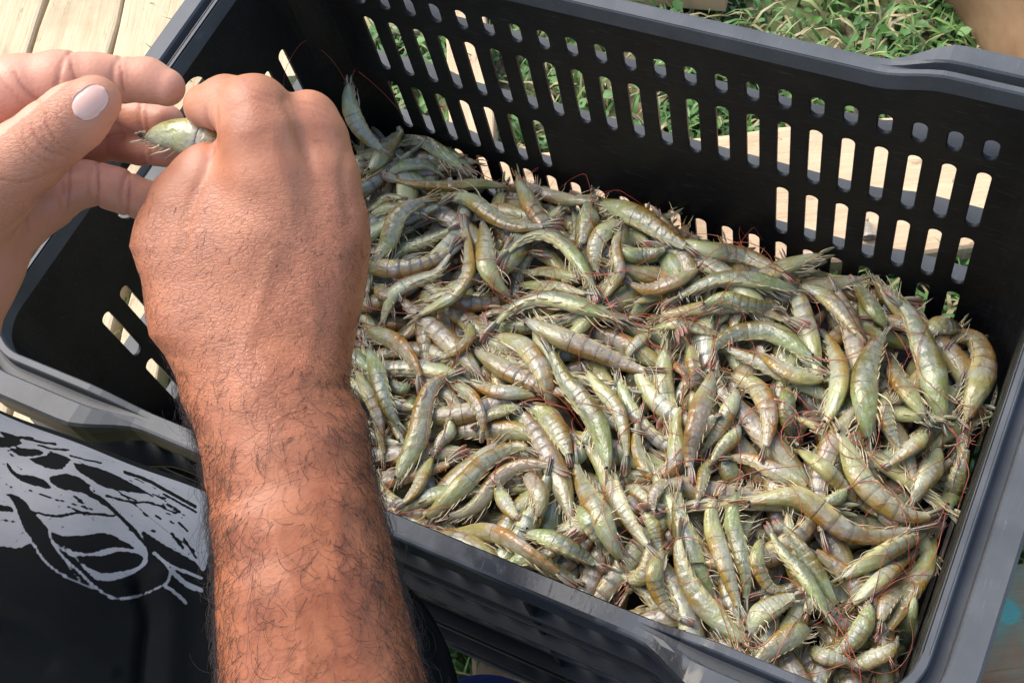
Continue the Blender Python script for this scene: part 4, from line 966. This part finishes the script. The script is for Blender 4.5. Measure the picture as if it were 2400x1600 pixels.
def left_hand():
    lo = np.array([-34, -13.5, 45.0]); hi = np.array([-12.6, 9.5, 59.5]); s = SDF(lo, hi, .10)
    palm = s.new()
    s.chain(palm, [(-300, 1100, 50, 210), (-215, 860, 51.5, 190), (-130, 640, 53, 150)], .8, .8, .6)
    s.chain(palm, [(-120, 560, 53.6, 165), (-110, 430, 53.6, 150), (-130, 330, 53, 130)], 1.2, .62, .8)
    s.chain(palm, [(-90, 640, 53, 120), (-60, 590, 53.0, 112), (-20, 510, 53.2, 96)], .6)
    idx = s.new(); s.chain(idx, [(-130, 270, 52, 115), (-20, 232, 51.9, 92), (50, 212, 51.8, 80), (140, 193, 51.8, 71), (165, 190, 51.8, 67)], .3, 1, .35)
    s.chain(idx, [(165, 189, 51.8, 67), (225, 189, 52, 62), (283, 188, 52.2, 55)], .10); s.chain(idx, [(283, 187, 52.2, 54), (345, 188, 52.3, 50), (390, 205, 52.3, 44)], .10)
    mid = s.new(); s.chain(mid, [(-80, 330, 54, 90), (60, 285, 54.6, 72), (200, 262, 55.2, 58), (290, 268, 55.6, 48)], .3); s.chain(mid, [(290, 268, 55.6, 48), (345, 276, 55.4, 47), (388, 288, 54.9, 44)], .10)
    rg = s.new(); s.chain(rg, [(-60, 420, 54.2, 85), (80, 365, 55.2, 62), (190, 332, 56, 52), (265, 335, 56.4, 44)], .3); s.chain(rg, [(265, 335, 56.4, 44), (330, 342, 56.1, 43), (388, 352, 55.4, 40)], .10)
    pk = s.new(); s.chain(pk, [(-40, 560, 53.4, 95), (40, 510, 54, 78), (108, 476, 54.4, 62), (163, 442, 54.5, 56)], .3, 1, .35)
    s.chain(pk, [(168, 440, 54.5, 56), (200, 430, 54.6, 52), (230, 431, 54.7, 50)], .08); s.chain(pk, [(232, 432, 54.7, 51), (270, 443, 54.8, 49), (302, 455, 54.9, 49)], .08); s.chain(pk, [(304, 457, 54.9, 50), (345, 472, 55, 45), (392, 492, 55, 38)], .08)
    th = s.new(); s.chain(th, [(-110, 520, 51.4, 130), (-20, 430, 50.6, 100), (60, 368, 49.8, 84), (120, 318, 49.2, 77), (175, 275, 48.7, 74), (222, 238, 48.5, 61)], .3, 1, .5)
    D = palm
    for f, k in ((idx, .45), (mid, .2), (rg, .2), (pk, .5), (th, .45)): D = SDF.smin(D, f, k)
    X = [(165, 189, 51.8, 68, (1, .18, 0)), (283, 188, 52.2, 55, (1, .12, 0)), (60, 225, 51.8, 84, (1, -.75, 0)), (345, 276, 55.4, 48, (1, 0, 0)),
         (165, 441, 54.5, 56, (1, .02, 0)), (231, 431, 54.7, 51, (1, .05, 0)), (303, 456, 54.9, 49, (1, .12, 0)), (355, 345, 56, 44, (1, .1, 0)), (290, 268, 55.6, 48, (1, 0, 0)), (262, 335, 56.4, 44, (1, 0, 0))]
    for u, v, d, r, ax in X: s.dent(D, u, v, d, r, ax, .085, .085)
    for q, am in ((0, .06), (-18, .045), (20, .05), (38, .03), (-36, .03), (52, .03)):      # wrinkles over the thumb joint
        u, v = 118-q*.78, 322+q*.62
        s.dent(D, u, v, 48.2, 62, (-.78+.2*math.sin(q), .62, .1), am, .07, 1.25)
    V, F = s.mesh(D); V = relax(V, F, 1); return V, F
Vr, Fr = right_hand(); Vl, Fl = left_hand()
print('hand verts', len(Vr), len(Vl))
def pxy(V): return 1200+CF*V[:, 0]/V[:, 2], 800+CF*V[:, 1]/V[:, 2]
person = thing('person', (0, 0, 0), 'person with a hairy arm peeling a shrimp, wearing dark printed trousers', 'person')
person.matrix_world = RT
ORG[person.name] = np.zeros(3)
ur, vr = pxy(Vr)
# fit the outline of fist, wrist and forearm: rows of (v, left, right)
OUT = np.array([(400, 380, 828), (430, 364, 842), (500, 322, 866), (577, 302, 870), (653, 329, 862), (730, 337, 848), (787, 348, 835), (833, 383, 826), (883, 409, 822), (910, 415, 822), (940, 421, 845), (971, 434, 860), (1017, 457, 868), (1077, 471, 873), (1100, 474, 877), (1191, 486, 900), (1306, 500, 926), (1421, 503, 955), (1600, 510, 1003), (2000, 530, 1110)], float)
bn = np.arange(380, 2100, 8.); Lm = np.array([ur[(vr > x-8) & (vr < x+8)].min() if ((vr > x-8) & (vr < x+8)).any() else np.nan for x in bn]); Rm_ = np.array([ur[(vr > x-8) & (vr < x+8)].max() if ((vr > x-8) & (vr < x+8)).any() else np.nan for x in bn])
okb = ~np.isnan(Lm); lm, rm = np.interp(vr, bn[okb], Lm[okb]), np.interp(vr, bn[okb], Rm_[okb])
un_ = np.interp(vr, OUT[:, 0], OUT[:, 1])+(ur-lm)/(rm-lm)*(np.interp(vr, OUT[:, 0], OUT[:, 2])-np.interp(vr, OUT[:, 0], OUT[:, 1]))
bl = sstep(400, 600, vr); ur = ur*(1-bl)+un_*bl; Vr[:, 0] = (ur-1200)/CF*Vr[:, 2]
ul, vl = pxy(Vl)
Nr = vnorm(Vr, Fr); Nl = vnorm(Vl, Fl)
# skin tone (0 brown, 1 pink fingertips/palm) plus painted shade, skin lines
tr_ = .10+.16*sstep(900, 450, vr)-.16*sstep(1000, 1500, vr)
tr_ = np.maximum(tr_, .75*np.exp(-((ur-480)/62)**2-((vr-262)/55)**2)); tr_ = np.maximum(tr_, .62*np.exp(-((ur-470)/48)**2-((vr-385)/55)**2)); tr_ = tr_-.12*sstep(700, 850, ur)*sstep(300, 600, vr)  # last term paints shade down the right side of fist and arm
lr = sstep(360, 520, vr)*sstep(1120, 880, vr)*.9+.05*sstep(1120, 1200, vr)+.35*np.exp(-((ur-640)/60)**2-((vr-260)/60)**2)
cr_ = np.zeros(len(Vr))
for pts, am in (([(568, 186), (590, 212), (636, 226)], .5), ([(556, 200), (588, 228), (640, 244)], .6), ([(560, 216), (590, 246), (636, 262)], .4), ([(696, 240), (730, 246), (770, 262)], .5), ([(700, 256), (738, 264), (780, 284)], .4),
                ([(497, 342), (500, 352), (488, 372)], .8), ([(512, 250), (513, 300), (511, 345)], .5), ([(345, 650), (362, 700), (372, 760)], .4)):
    q, _ = catmull(pts, 40); dd = np.full(len(Vr), 1e9)
    for a_, b_ in q: dd = np.minimum(dd, (ur-a_)**2+(vr-b_)**2)
    cr_ += am*np.exp(-dd/3.6**2)
cr_ = np.clip(cr_, 0, 1)
vein = np.zeros(len(Vr))
for pts in ([(700, 900), (735, 760), (720, 620), (700, 480)], [(560, 860), (600, 740), (640, 600)], [(790, 820), (800, 700), (800, 600)], [(640, 1250), (690, 1400), (720, 1560)], [(800, 1150), (790, 1350), (850, 1560)], [(700, 520), (660, 400), (640, 330)]):
    q, _ = catmull(pts, 60)
    dd = np.full(len(Vr), 1e9)
    for a, b in q: dd = np.minimum(dd, (ur-a)**2+(vr-b)**2)
    vein += np.exp(-dd/19**2)
front = np.clip(-Nr[:, 2], 0, 1)
wr_ = np.zeros(len(Vr))
Vr = Vr+Nr*(np.clip(vein, 0, 1)*.05*front)[:, None]
for kx, ky, kr, ka in ((672, 470, 48, .16), (792, 462, 38, .12), (840, 560, 34, .10), (596, 232, 42, .10), (722, 262, 36, .10), (610, 890, 60, .08)):
    Vr = Vr+Nr*(ka*np.exp(-((ur-kx)**2+(vr-ky)**2)/kr**2)*front)[:, None]
# finger grooves between the metacarpals
gv = np.zeros(len(Vr))
for pts in ([(672, 235), (700, 300), (728, 380), (742, 430)], [(812, 360), (806, 430), (822, 520)], [(500, 338), (486, 395), (458, 455), (436, 520), (425, 590)]):
    q, _ = catmull(pts, 60); dd = np.full(len(Vr), 1e9)
    for a, b in q: dd = np.minimum(dd, (ur-a)**2+(vr-b)**2)
    gv += np.exp(-dd/15**2)*(1.0 if pts[0][0] != 672 else 1.9)*(sstep(470, 330, vr) if pts[0][0] == 672 else 1)
Vr = Vr-Nr*(np.clip(gv, 0, 1.9)*.11*front)[:, None]
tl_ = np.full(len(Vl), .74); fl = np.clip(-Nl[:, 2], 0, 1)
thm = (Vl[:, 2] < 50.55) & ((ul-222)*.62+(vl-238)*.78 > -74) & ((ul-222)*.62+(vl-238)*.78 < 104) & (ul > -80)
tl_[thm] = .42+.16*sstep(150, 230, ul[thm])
tl_ -= .25*sstep(400, 470, vl)*(~thm); tl_ -= .2*sstep(54.6, 55.6, Vl[:, 2])*sstep(340, 300, ul)  # lower hand browner; shade painted on the finger parts behind
crl = np.zeros(len(Vl))
def crease(lst, w_, amp):
    q, _ = catmull(lst, 50); dd = np.full(len(Vl), 1e9)
    for a, b in q: dd = np.minimum(dd, (ul-a)**2+(vl-b)**2)
    return amp*np.exp(-dd/w_**2)
for l, w_, am, onth in (([(163, 120), (168, 160), (182, 200)], 4, .9, 0), ([(279, 128), (282, 160), (290, 215)], 4, .9, 0), ([(35, 170), (55, 205), (100, 245)], 4, .8, 0),
    ([(165, 388), (163, 440), (160, 495)], 4, .9, 0), ([(229, 378), (231, 430), (228, 480)], 4, .9, 0), ([(304, 402), (303, 455), (298, 508)], 4, .9, 0), ([(345, 240), (341, 275), (350, 320)], 4, .8, 0), ([(355, 330), (352, 350), (354, 372)], 4, .8, 0), ([(270, 288), (310, 308), (352, 326)], 4, .6, 0),
    ([(106, 264), (112, 300), (140, 340), (165, 355)], 3.2, 1, 1), ([(72, 285), (85, 325), (118, 355), (145, 362)], 3.2, .9, 1), ([(52, 300), (60, 340), (90, 368), (130, 380)], 3, .7, 1), ([(130, 268), (148, 292), (165, 310)], 3, .6, 1),
    ([(96, 300), (104, 325), (130, 350)], 3, .6, 1), ([(40, 330), (60, 365), (100, 390)], 3, .5, 1), ([(0, 420), (60, 425), (160, 385)], 4, .8, 1), ([(0, 480), (40, 470), (64, 440)], 4, .7, 0), ([(62, 440), (60, 490), (68, 540)], 5, .9, 0), ([(0, 520), (30, 500), (60, 490)], 4, .6, 0)):
    m = thm if onth else ~thm; crl += crease(l, w_, am)*m*fl
crl = np.clip(crl, 0, 1); Vl = Vl-Nl*(crl*.045)[:, None]
ll = np.where(thm, .8*sstep(215, 150, ul), .0)
Vb = np.concatenate([Vr, Vl]); Fb = np.concatenate([Fr, Fl+len(Vr)])
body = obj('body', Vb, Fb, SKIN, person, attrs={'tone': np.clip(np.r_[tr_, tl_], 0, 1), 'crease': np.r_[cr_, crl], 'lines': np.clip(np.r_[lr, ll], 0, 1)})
def nail(c, ax, a, b, Vh_):
    """c px centre, ax axis towards the tip, a, b half sizes px; rests on the hand's own surface"""
    ax = np.array(ax)/np.linalg.norm(ax); pr_ = np.array([-ax[1], ax[0]]); V = []; n, m = 14, 12
    U_, V_ = pxy(Vh_); near = (np.abs(U_-c[0]) < 1.5*a) & (np.abs(V_-c[1]) < 1.5*a); q = Vh_[near]; U_, V_ = U_[near], V_[near]
    f = q[:, 2] < q[:, 2].min()+1.3; q, U_, V_ = q[f], U_[f], V_[f]
    A_2 = np.stack([np.ones(len(q)), U_-c[0], V_-c[1], (U_-c[0])**2, (V_-c[1])**2, (U_-c[0])*(V_-c[1])], -1); ins = np.hypot(U_-c[0], V_-c[1]) < a*1.05
    co = np.linalg.lstsq(A_2[ins], q[ins, 2], rcond=None)[0]
    for top in (0, 1):
        for i in range(n+1):
            for j in range(m+1):
                x = -1+2*i/n; y = -1+2*j/m; e = (1-abs(x)**2.6)**.5*(.98 if x < 0 else .92) if abs(x) < 1 else 0.0
                X_, Y_ = x*a, y*b*max(e, .05); u, v = np.array(c)+ax*X_+pr_*Y_; du, dv = u-c[0], v-c[1]
                d = float(co@[1, du, dv, du*du, dv*dv, du*dv])-.045-.045*(1-y*y*.8)*(1-.5*x*x)+(.09 if not top else 0)
                V.append(W(u, v, d))
    k = m+1; o = (n+1)*k
    F = [(i*k+j, i*k+j+1, (i+1)*k+j+1, (i+1)*k+j) for i in range(n) for j in range(m)]; F += [(o+f[3], o+f[2], o+f[1], o+f[0]) for f in F]
    bd = [(0, j) for j in range(k)]+[(i, m) for i in range(1, n+1)]+[(n, j) for j in range(m-1, -1, -1)]+[(i, 0) for i in range(n-1, 0, -1)]
    for p, q in zip(bd, bd[1:]+bd[:1]): F.append((p[0]*k+p[1], q[0]*k+q[1], o+q[0]*k+q[1], o+p[0]*k+p[1]))
    obj('fingernail', V, F, NAIL, person)
nail((211, 239), (.72, -.66), 47, 37, Vl)
# ---- hair on the forearm and wrist
def hairs(n, wgt, Lr, curl, rad, lift, seed):
    r = np.random.default_rng(seed); w_ = wgt*np.clip(-Nr[:, 2]+.75, 0, 1); pr_ = w_/w_.sum(); ids = r.choice(len(Vr), n, p=pr_)
    k = 12; mb = []; fs = []; nn = 0
    P0 = Vr[ids]; N0 = Nr[ids]; L = r.uniform(*Lr, n)
    base = np.stack([-.45+r.normal(0, .45, n), .75+r.normal(0, .5, n), np.zeros(n)], -1); right = ur[ids] > 760
    base[right, 0] = .55+r.normal(0, .5, right.sum())
    T = base-(base*N0).sum(1)[:, None]*N0; T /= np.linalg.norm(T, axis=1)[:, None]+1e-9
    rot = r.normal(0, curl, n)/k; lf = r.uniform(*lift, n); pts = [P0-N0*.02]; p = P0.copy(); up = lf.copy()
    for i in range(k):
        B = np.cross(N0, T); c_, s_ = np.cos(rot)[:, None], np.sin(rot)[:, None]; T = T*c_+B*s_; rot = rot*1.12
        p = p+(T+N0*up[:, None])*(L/k)[:, None]; up = up-lf*.30; pts.append(p.copy())
    pts = np.stack(pts, 1); V = []
    rr = np.linspace(1, .45, k+1)*rad
    for a in range(3):
        an = a*2*math.pi/3; Bn = np.cross(N0, T)[:, None]; V.append(pts+(Bn*math.cos(an)+N0[:, None]*math.sin(an))*rr[None, :, None])
    V = np.stack(V, 2).reshape(-1, 3)              # hair, ring, 3
    F = np.array([(i*3+j, i*3+(j+1) % 3, (i+1)*3+(j+1) % 3, (i+1)*3+j) for i in range(k) for j in range(3)])
    F = (F[None]+np.arange(n)[:, None, None]*(k+1)*3).reshape(-1, 4)
    return V, F
fa = sstep(760, 1000, vr)
V1, F1 = hairs(1900, fa**1.3*(.35+1.3*(1-np.clip(-Nr[:, 2], 0, 1))), (1.3, 3.5), 2.5, .0085, (.05, .30), 1)
edge = fa*(((ur < 560-.0*vr) & (Nr[:, 0] < -.5)) | (Nr[:, 0] > .6)); V2, F2 = hairs(1100, edge+1e-9, (.9, 2.0), 1.6, .0075, (.35, 1.0), 2)
V3, F3 = hairs(1500, sstep(380, 600, vr)*sstep(1000, 800, vr)*.9+.25*sstep(250, 330, vr)*(ur > 700)*(ur < 790), (.25, .6), .8, .0050, (.02, .2), 3)
Vh = np.concatenate([V1, V2, V3]); Fh = np.concatenate([F1, F2+len(V1), F3+len(V1)+len(V2)])
o = obj('arm_hair', Vh, Fh, HAIR, person); o['kind'] = 'stuff'

# ---- trousers: one thigh and knee under the arm, dark cloth with a pale print
def inpoly(u, v, P):
    c = np.zeros(len(u), bool); n = len(P)
    for i in range(n):
        (x0, y0), (x1, y1) = P[i], P[(i+1) % n]
        m = (y0 > v) != (y1 > v)
        with np.errstate(all='ignore'): c ^= m & (u < (x1-x0)*(v-y0)/(y1-y0+1e-12)+x0)
    return c
def stroke(u, v, P, w_):
    q, _ = catmull(P, 90); d = np.full(len(u), 1e9)
    for i in range(len(q)-1):
        a, b = q[i], q[i+1]; ab = b-a; t = np.clip(((u-a[0])*ab[0]+(v-a[1])*ab[1])/(ab@ab+1e-9), 0, 1); d = np.minimum(d, (u-a[0]-t*ab[0])**2+(v-a[1]-t*ab[1])**2)
    return np.sqrt(d) < w_/2
def sm(P): return [tuple(p) for p in catmull(list(P)+[P[0]], len(P)*7)[0]]
def trousers():
    A = W(-620, 1191, 66.5); B = W(640, 1700, 66.5); ax = (B-A); L = np.linalg.norm(ax); ax /= L
    s_ = np.cross(ax, [0, 0, 1.]); s_ /= np.linalg.norm(s_); t_ = np.cross(s_, ax)
    R0 = 442*66.5/CF; ns, na = 560, 620; xs = np.r_[np.linspace(0, L*.42, 60, endpoint=False), np.linspace(L*.42, L+R0*.999, ns-60)]
    a_c = math.atan2(float(t_@[0, 0, -1.]), float(s_@[0, 0, -1.])); an = np.r_[np.linspace(a_c-1.75, a_c+1.75, na-120), np.linspace(a_c+1.75, a_c-1.75+2*math.pi, 122)[1:-1]]; X, Aa = np.meshgrid(xs, an, indexing='ij')
    r = np.where(X < L, R0, np.sqrt(np.clip(R0**2-(X-L)**2, 0, None)))
    def fold(P, w_, amp):
        V0 = A+ax*X[..., None]+(s_*np.cos(Aa)[..., None]+t_*np.sin(Aa)[..., None])*r[..., None]
        u = 1200+CF*V0[..., 0]/V0[..., 2]; v = 800+CF*V0[..., 1]/V0[..., 2]; q, _ = catmull(P, 40); d = np.full(u.shape, 1e9)
        for a, b in q: d = np.minimum(d, (u-a)**2+(v-b)**2)
        return amp*np.exp(-d/w_**2)*(V0[..., 2] < 66.5)
    r2 = r+fold([(318, 1370), (340, 1440), (332, 1520), (320, 1640)], 16, -.55)+fold([(380, 1360), (400, 1450), (395, 1640)], 36, .45)
    r2 += fold([(0, 1435), (120, 1490), (260, 1570)], 20, .28)+fold([(0, 1490), (110, 1550)], 30, -.3)+fold([(985, 1410), (1020, 1500), (1040, 1640)], 10, -.35)+fold([(1010, 1400), (1040, 1500), (1060, 1640)], 9, .2)
    r2 += .10*np.sin(X*.35+2*np.sin(Aa*2))*np.sin(Aa*3+1)+.05*np.sin(X*.9+Aa*4)
    V = (A+ax*X[..., None]+(s_*np.cos(Aa)[..., None]+t_*np.sin(Aa)[..., None])*r2[..., None]).reshape(-1, 3)
    F = np.array([(i*na+j, i*na+(j+1) % na, (i+1)*na+(j+1) % na, (i+1)*na+j) for i in range(ns-1) for j in range(na)])[:, ::-1]
    u, v = pxy(V); u = u*2.613; v = (v-1000)*2.613; fr = (V[:, 2] < 66.6) & (u > -700) & (u < 1500)
    jit = 5*np.sin(u*.05+v*.11)+3*np.sin(v*.21-u*.13); u = u+jit*.5; v = v+jit*.4
    pm = np.zeros(len(V))
    light = sm([(-60, -110), (150, -90), (300, -60), (700, 60), (1000, 180), (1300, 360), (1260, 860), (1190, 820), (1000, 715), (900, 650), (868, 640), (905, 790), (880, 850), (800, 905), (700, 935), (600, 935), (540, 890), (430, 770), (330, 665), (255, 575), (200, 520), (150, 450), (60, 405), (-60, 400)])
    left = sm([(-60, 415), (40, 420), (90, 480), (120, 560), (150, 630), (195, 695), (150, 725), (100, 738), (20, 728), (-60, 690)])
    dark = [[(-50, 60), (60, 65), (135, 98), (40, 125), (-50, 125)], [(35, 140), (150, 130), (240, 140), (268, 165), (200, 178), (80, 182)],
            [(170, 192), (280, 178), (300, 158), (360, 165), (435, 200), (415, 240), (345, 262), (240, 235)], [(38, 205), (110, 285), (220, 298), (290, 330), (322, 378), (240, 368), (120, 325), (50, 262)],
            [(300, 300), (420, 288), (520, 330), (560, 390), (640, 440), (745, 540), (845, 640), (895, 740), (850, 690), (760, 590), (640, 480), (500, 405), (380, 382), (310, 340)],
            [(300, 636), (400, 665), (520, 660), (645, 648), (745, 690), (830, 748), (700, 742), (600, 768), (480, 772), (420, 745), (350, 690)],
            [(430, 785), (600, 787), (720, 762), (825, 768), (880, 800), (855, 845), (790, 875), (690, 895), (600, 888), (520, 848)],
            [(445, 215), (600, 250), (720, 300), (880, 385), (1010, 470), (1170, 560), (1080, 520), (930, 425), (800, 398), (640, 370), (555, 320), (475, 268)],
            [(-60, 470), (60, 485), (75, 520), (-60, 510)]]
    lt = inpoly(u, v, light) | inpoly(u, v, left)
    for P in dark: lt &= ~inpoly(u, v, sm(P))
    for P, w_ in (([(760, 275), (900, 325), (1010, 385), (1200, 490)], 13), ([(180, 390), (300, 430), (440, 470), (570, 508)], 7), ([(200, 520), (350, 547), (480, 525), (700, 545)], 11), ([(650, 420), (800, 460), (900, 462), (1010, 492)], 9),
                  ([(0, 30), (90, 60), (200, 70)], 10), ([(150, 70), (260, 95), (340, 105)], 9), ([(230, 110), (330, 135), (420, 140)], 8), ([(430, 175), (520, 200), (620, 220)], 7), ([(1050, 650), (1120, 740)], 12), ([(1125, 680), (1200, 800)], 10),
                  ([(1090, 580), (1150, 640)], 9), ([(1000, 410), (1200, 520)], 9), ([(950, 540), (985, 562)], 9), ([(880, 530), (895, 545)], 6), ([(20, 50), (120, 80)], 8), ([(640, 330), (700, 380), (760, 420), (1000, 620), (1230, 780)], 5), ([(-40, 565), (105, 580)], 8), ([(1040, 575), (1065, 592)], 8)):
        lt &= ~stroke(u, v, P, w_*1.7)
    hr = np.random.default_rng(5)
    for _ in range(46):                     # dry-brush gaps that follow the sweep of the print
        a0 = hr.uniform(20, 1150); b0 = 30+.36*a0+hr.uniform(-10, 330); l_ = hr.uniform(30, 110); tl = .42+hr.uniform(-.12, .2)
        lt &= ~stroke(u, v, [(a0, b0), (a0+l_*.5, b0+l_*.5*tl+hr.uniform(-4, 4)), (a0+l_, b0+l_*tl)], hr.uniform(5, 12))
    for P, w_ in (([(60, 150), (200, 230), (360, 270), (440, 215)], 15), ([(40, 200), (110, 262), (230, 300), (290, 330), (325, 375)], 13), ([(130, 680), (200, 712), (250, 790), (330, 870), (450, 940), (570, 988)], 12),
                  ([(300, 640), (330, 720), (400, 810), (480, 880), (560, 960), (670, 1037), (760, 1050), (880, 1020), (1000, 965), (1040, 920), (1030, 860), (950, 770)], 13), ([(400, 815), (440, 880), (500, 945)], 7),
                  ([(1000, 965), (1080, 1020), (1140, 1078)], 17), ([(940, 770), (1050, 850), (1240, 925)], 16), ([(1050, 880), (1140, 960), (1230, 1000)], 26), ([(340, 715), (400, 760), (480, 810)], 10), ([(430, 770), (560, 780), (700, 745), (830, 762)], 14), ([(0, 190), (20, 270), (80, 350), (160, 400)], 12)):
        lt |= stroke(u, v, P, w_)
    pm[lt & fr] = 1.0
    pm = pm.reshape(ns, na)
    for _ in range(1): pm = (2*pm+np.roll(pm, 1, 1)+np.roll(pm, -1, 1))/4; pm[1:-1] = (2*pm[1:-1]+pm[2:]+pm[:-2])/4
    pm = pm.ravel()
    return V, F, pm
def m_cloth():
    m = N('printed_cloth'); c = m.coord(); pm = m.attr('print')
    wv = m.n('ShaderNodeTexWave', wave_type='BANDS', bands_direction='Y', i_Vector=c, i_Scale=640.0, i_Distortion=.4).outputs[0]; n = m.noise(c, 40, 4)
    dk = m.mix(n, (.005, .006, .006), (.010, .011, .011)); pale = m.mix(m.noise(c, 25, 4, .6), (.17, .175, .185), (.30, .31, .32))
    crk = m.ramp(m.noise(c, 420, 2, .6), [(.24, 0.), (.32, 1.)])
    m.set(Base_Color=m.mix(m.math('MULTIPLY', m.ramp(pm, [(.28, 0.), (.55, 1.)]), crk), dk, pale), Roughness=1.0, Specular_IOR_Level=.05, Normal=m.bump(m.math('ADD', wv, n), .3, .0006)); return m.m
Vt, Ft, pm = trousers()
obj('trousers', Vt, Ft, m_cloth(), person, attrs={'print': pm})
def blob(name, c, rad, mat, seed=0):
    V = []; n, k = 40, 60
    for i in range(n+1):
        for j in range(k):
            a, b = math.pi*i/n, 2*math.pi*j/k; d = np.array([math.sin(a)*math.cos(b), math.sin(a)*math.sin(b), math.cos(a)]); V.append(c+d*np.array(rad)*(1+.02*math.sin(5*b+3*a)))
    F = [(i*k+j, i*k+(j+1) % k, (i+1)*k+(j+1) % k, (i+1)*k+j) for i in range(n) for j in range(k)]; return obj(name, V, F, mat, person)
blob('blue_hem', W(1150, 1860, 76), (6.5, 7.2, 4), BLUE)

# ---- the shrimp held between the fingers, and the one seen through a slot
def cam2w(P): return np.array([CC+CR.T@p for p in P])
Pc = cam2w([W(338, 322, 52.4), W(395, 318, 51.8), W(460, 328, 51.4), W(530, 352, 51.4), W(620, 385, 52), W(720, 430, 52.8)])
g = shrimp_geo(Pc, .80, sgn=1, roll=.2, seed=900, up=-CR[2])
t = thing('shrimp', Pc[2], 'shrimp being peeled, held between the fingertips of both hands', 'shrimp', None)
put_part('carapace', g['carapace'], SH[3], t)
for sgm in g['segments']: put_part('shell_segment', [sgm], SH[3], t)
put_part('tail_fan', g['tail_fan'], SH[3], t); put_part('legs', g['legs'], LEG, t, kind='stuff')
for e in g['eyes']: put_part('eye', [e], EYE, t)
P0 = [un(2043, 585, TZ+.7), un(2040, 565, TZ+.7), un(2036, 540, TZ+.6), un(2030, 512, TZ+.5)]
g = shrimp_geo(P0, .7, seed=901); t = thing('shrimp', P0[1], 'small shrimp tail lying on the tan board, seen through a slot of the back wall', 'shrimp')
put_part('abdomen', g['segments'], SH[4], t); put_part('tail_fan', g['tail_fan'], SH[4], t)
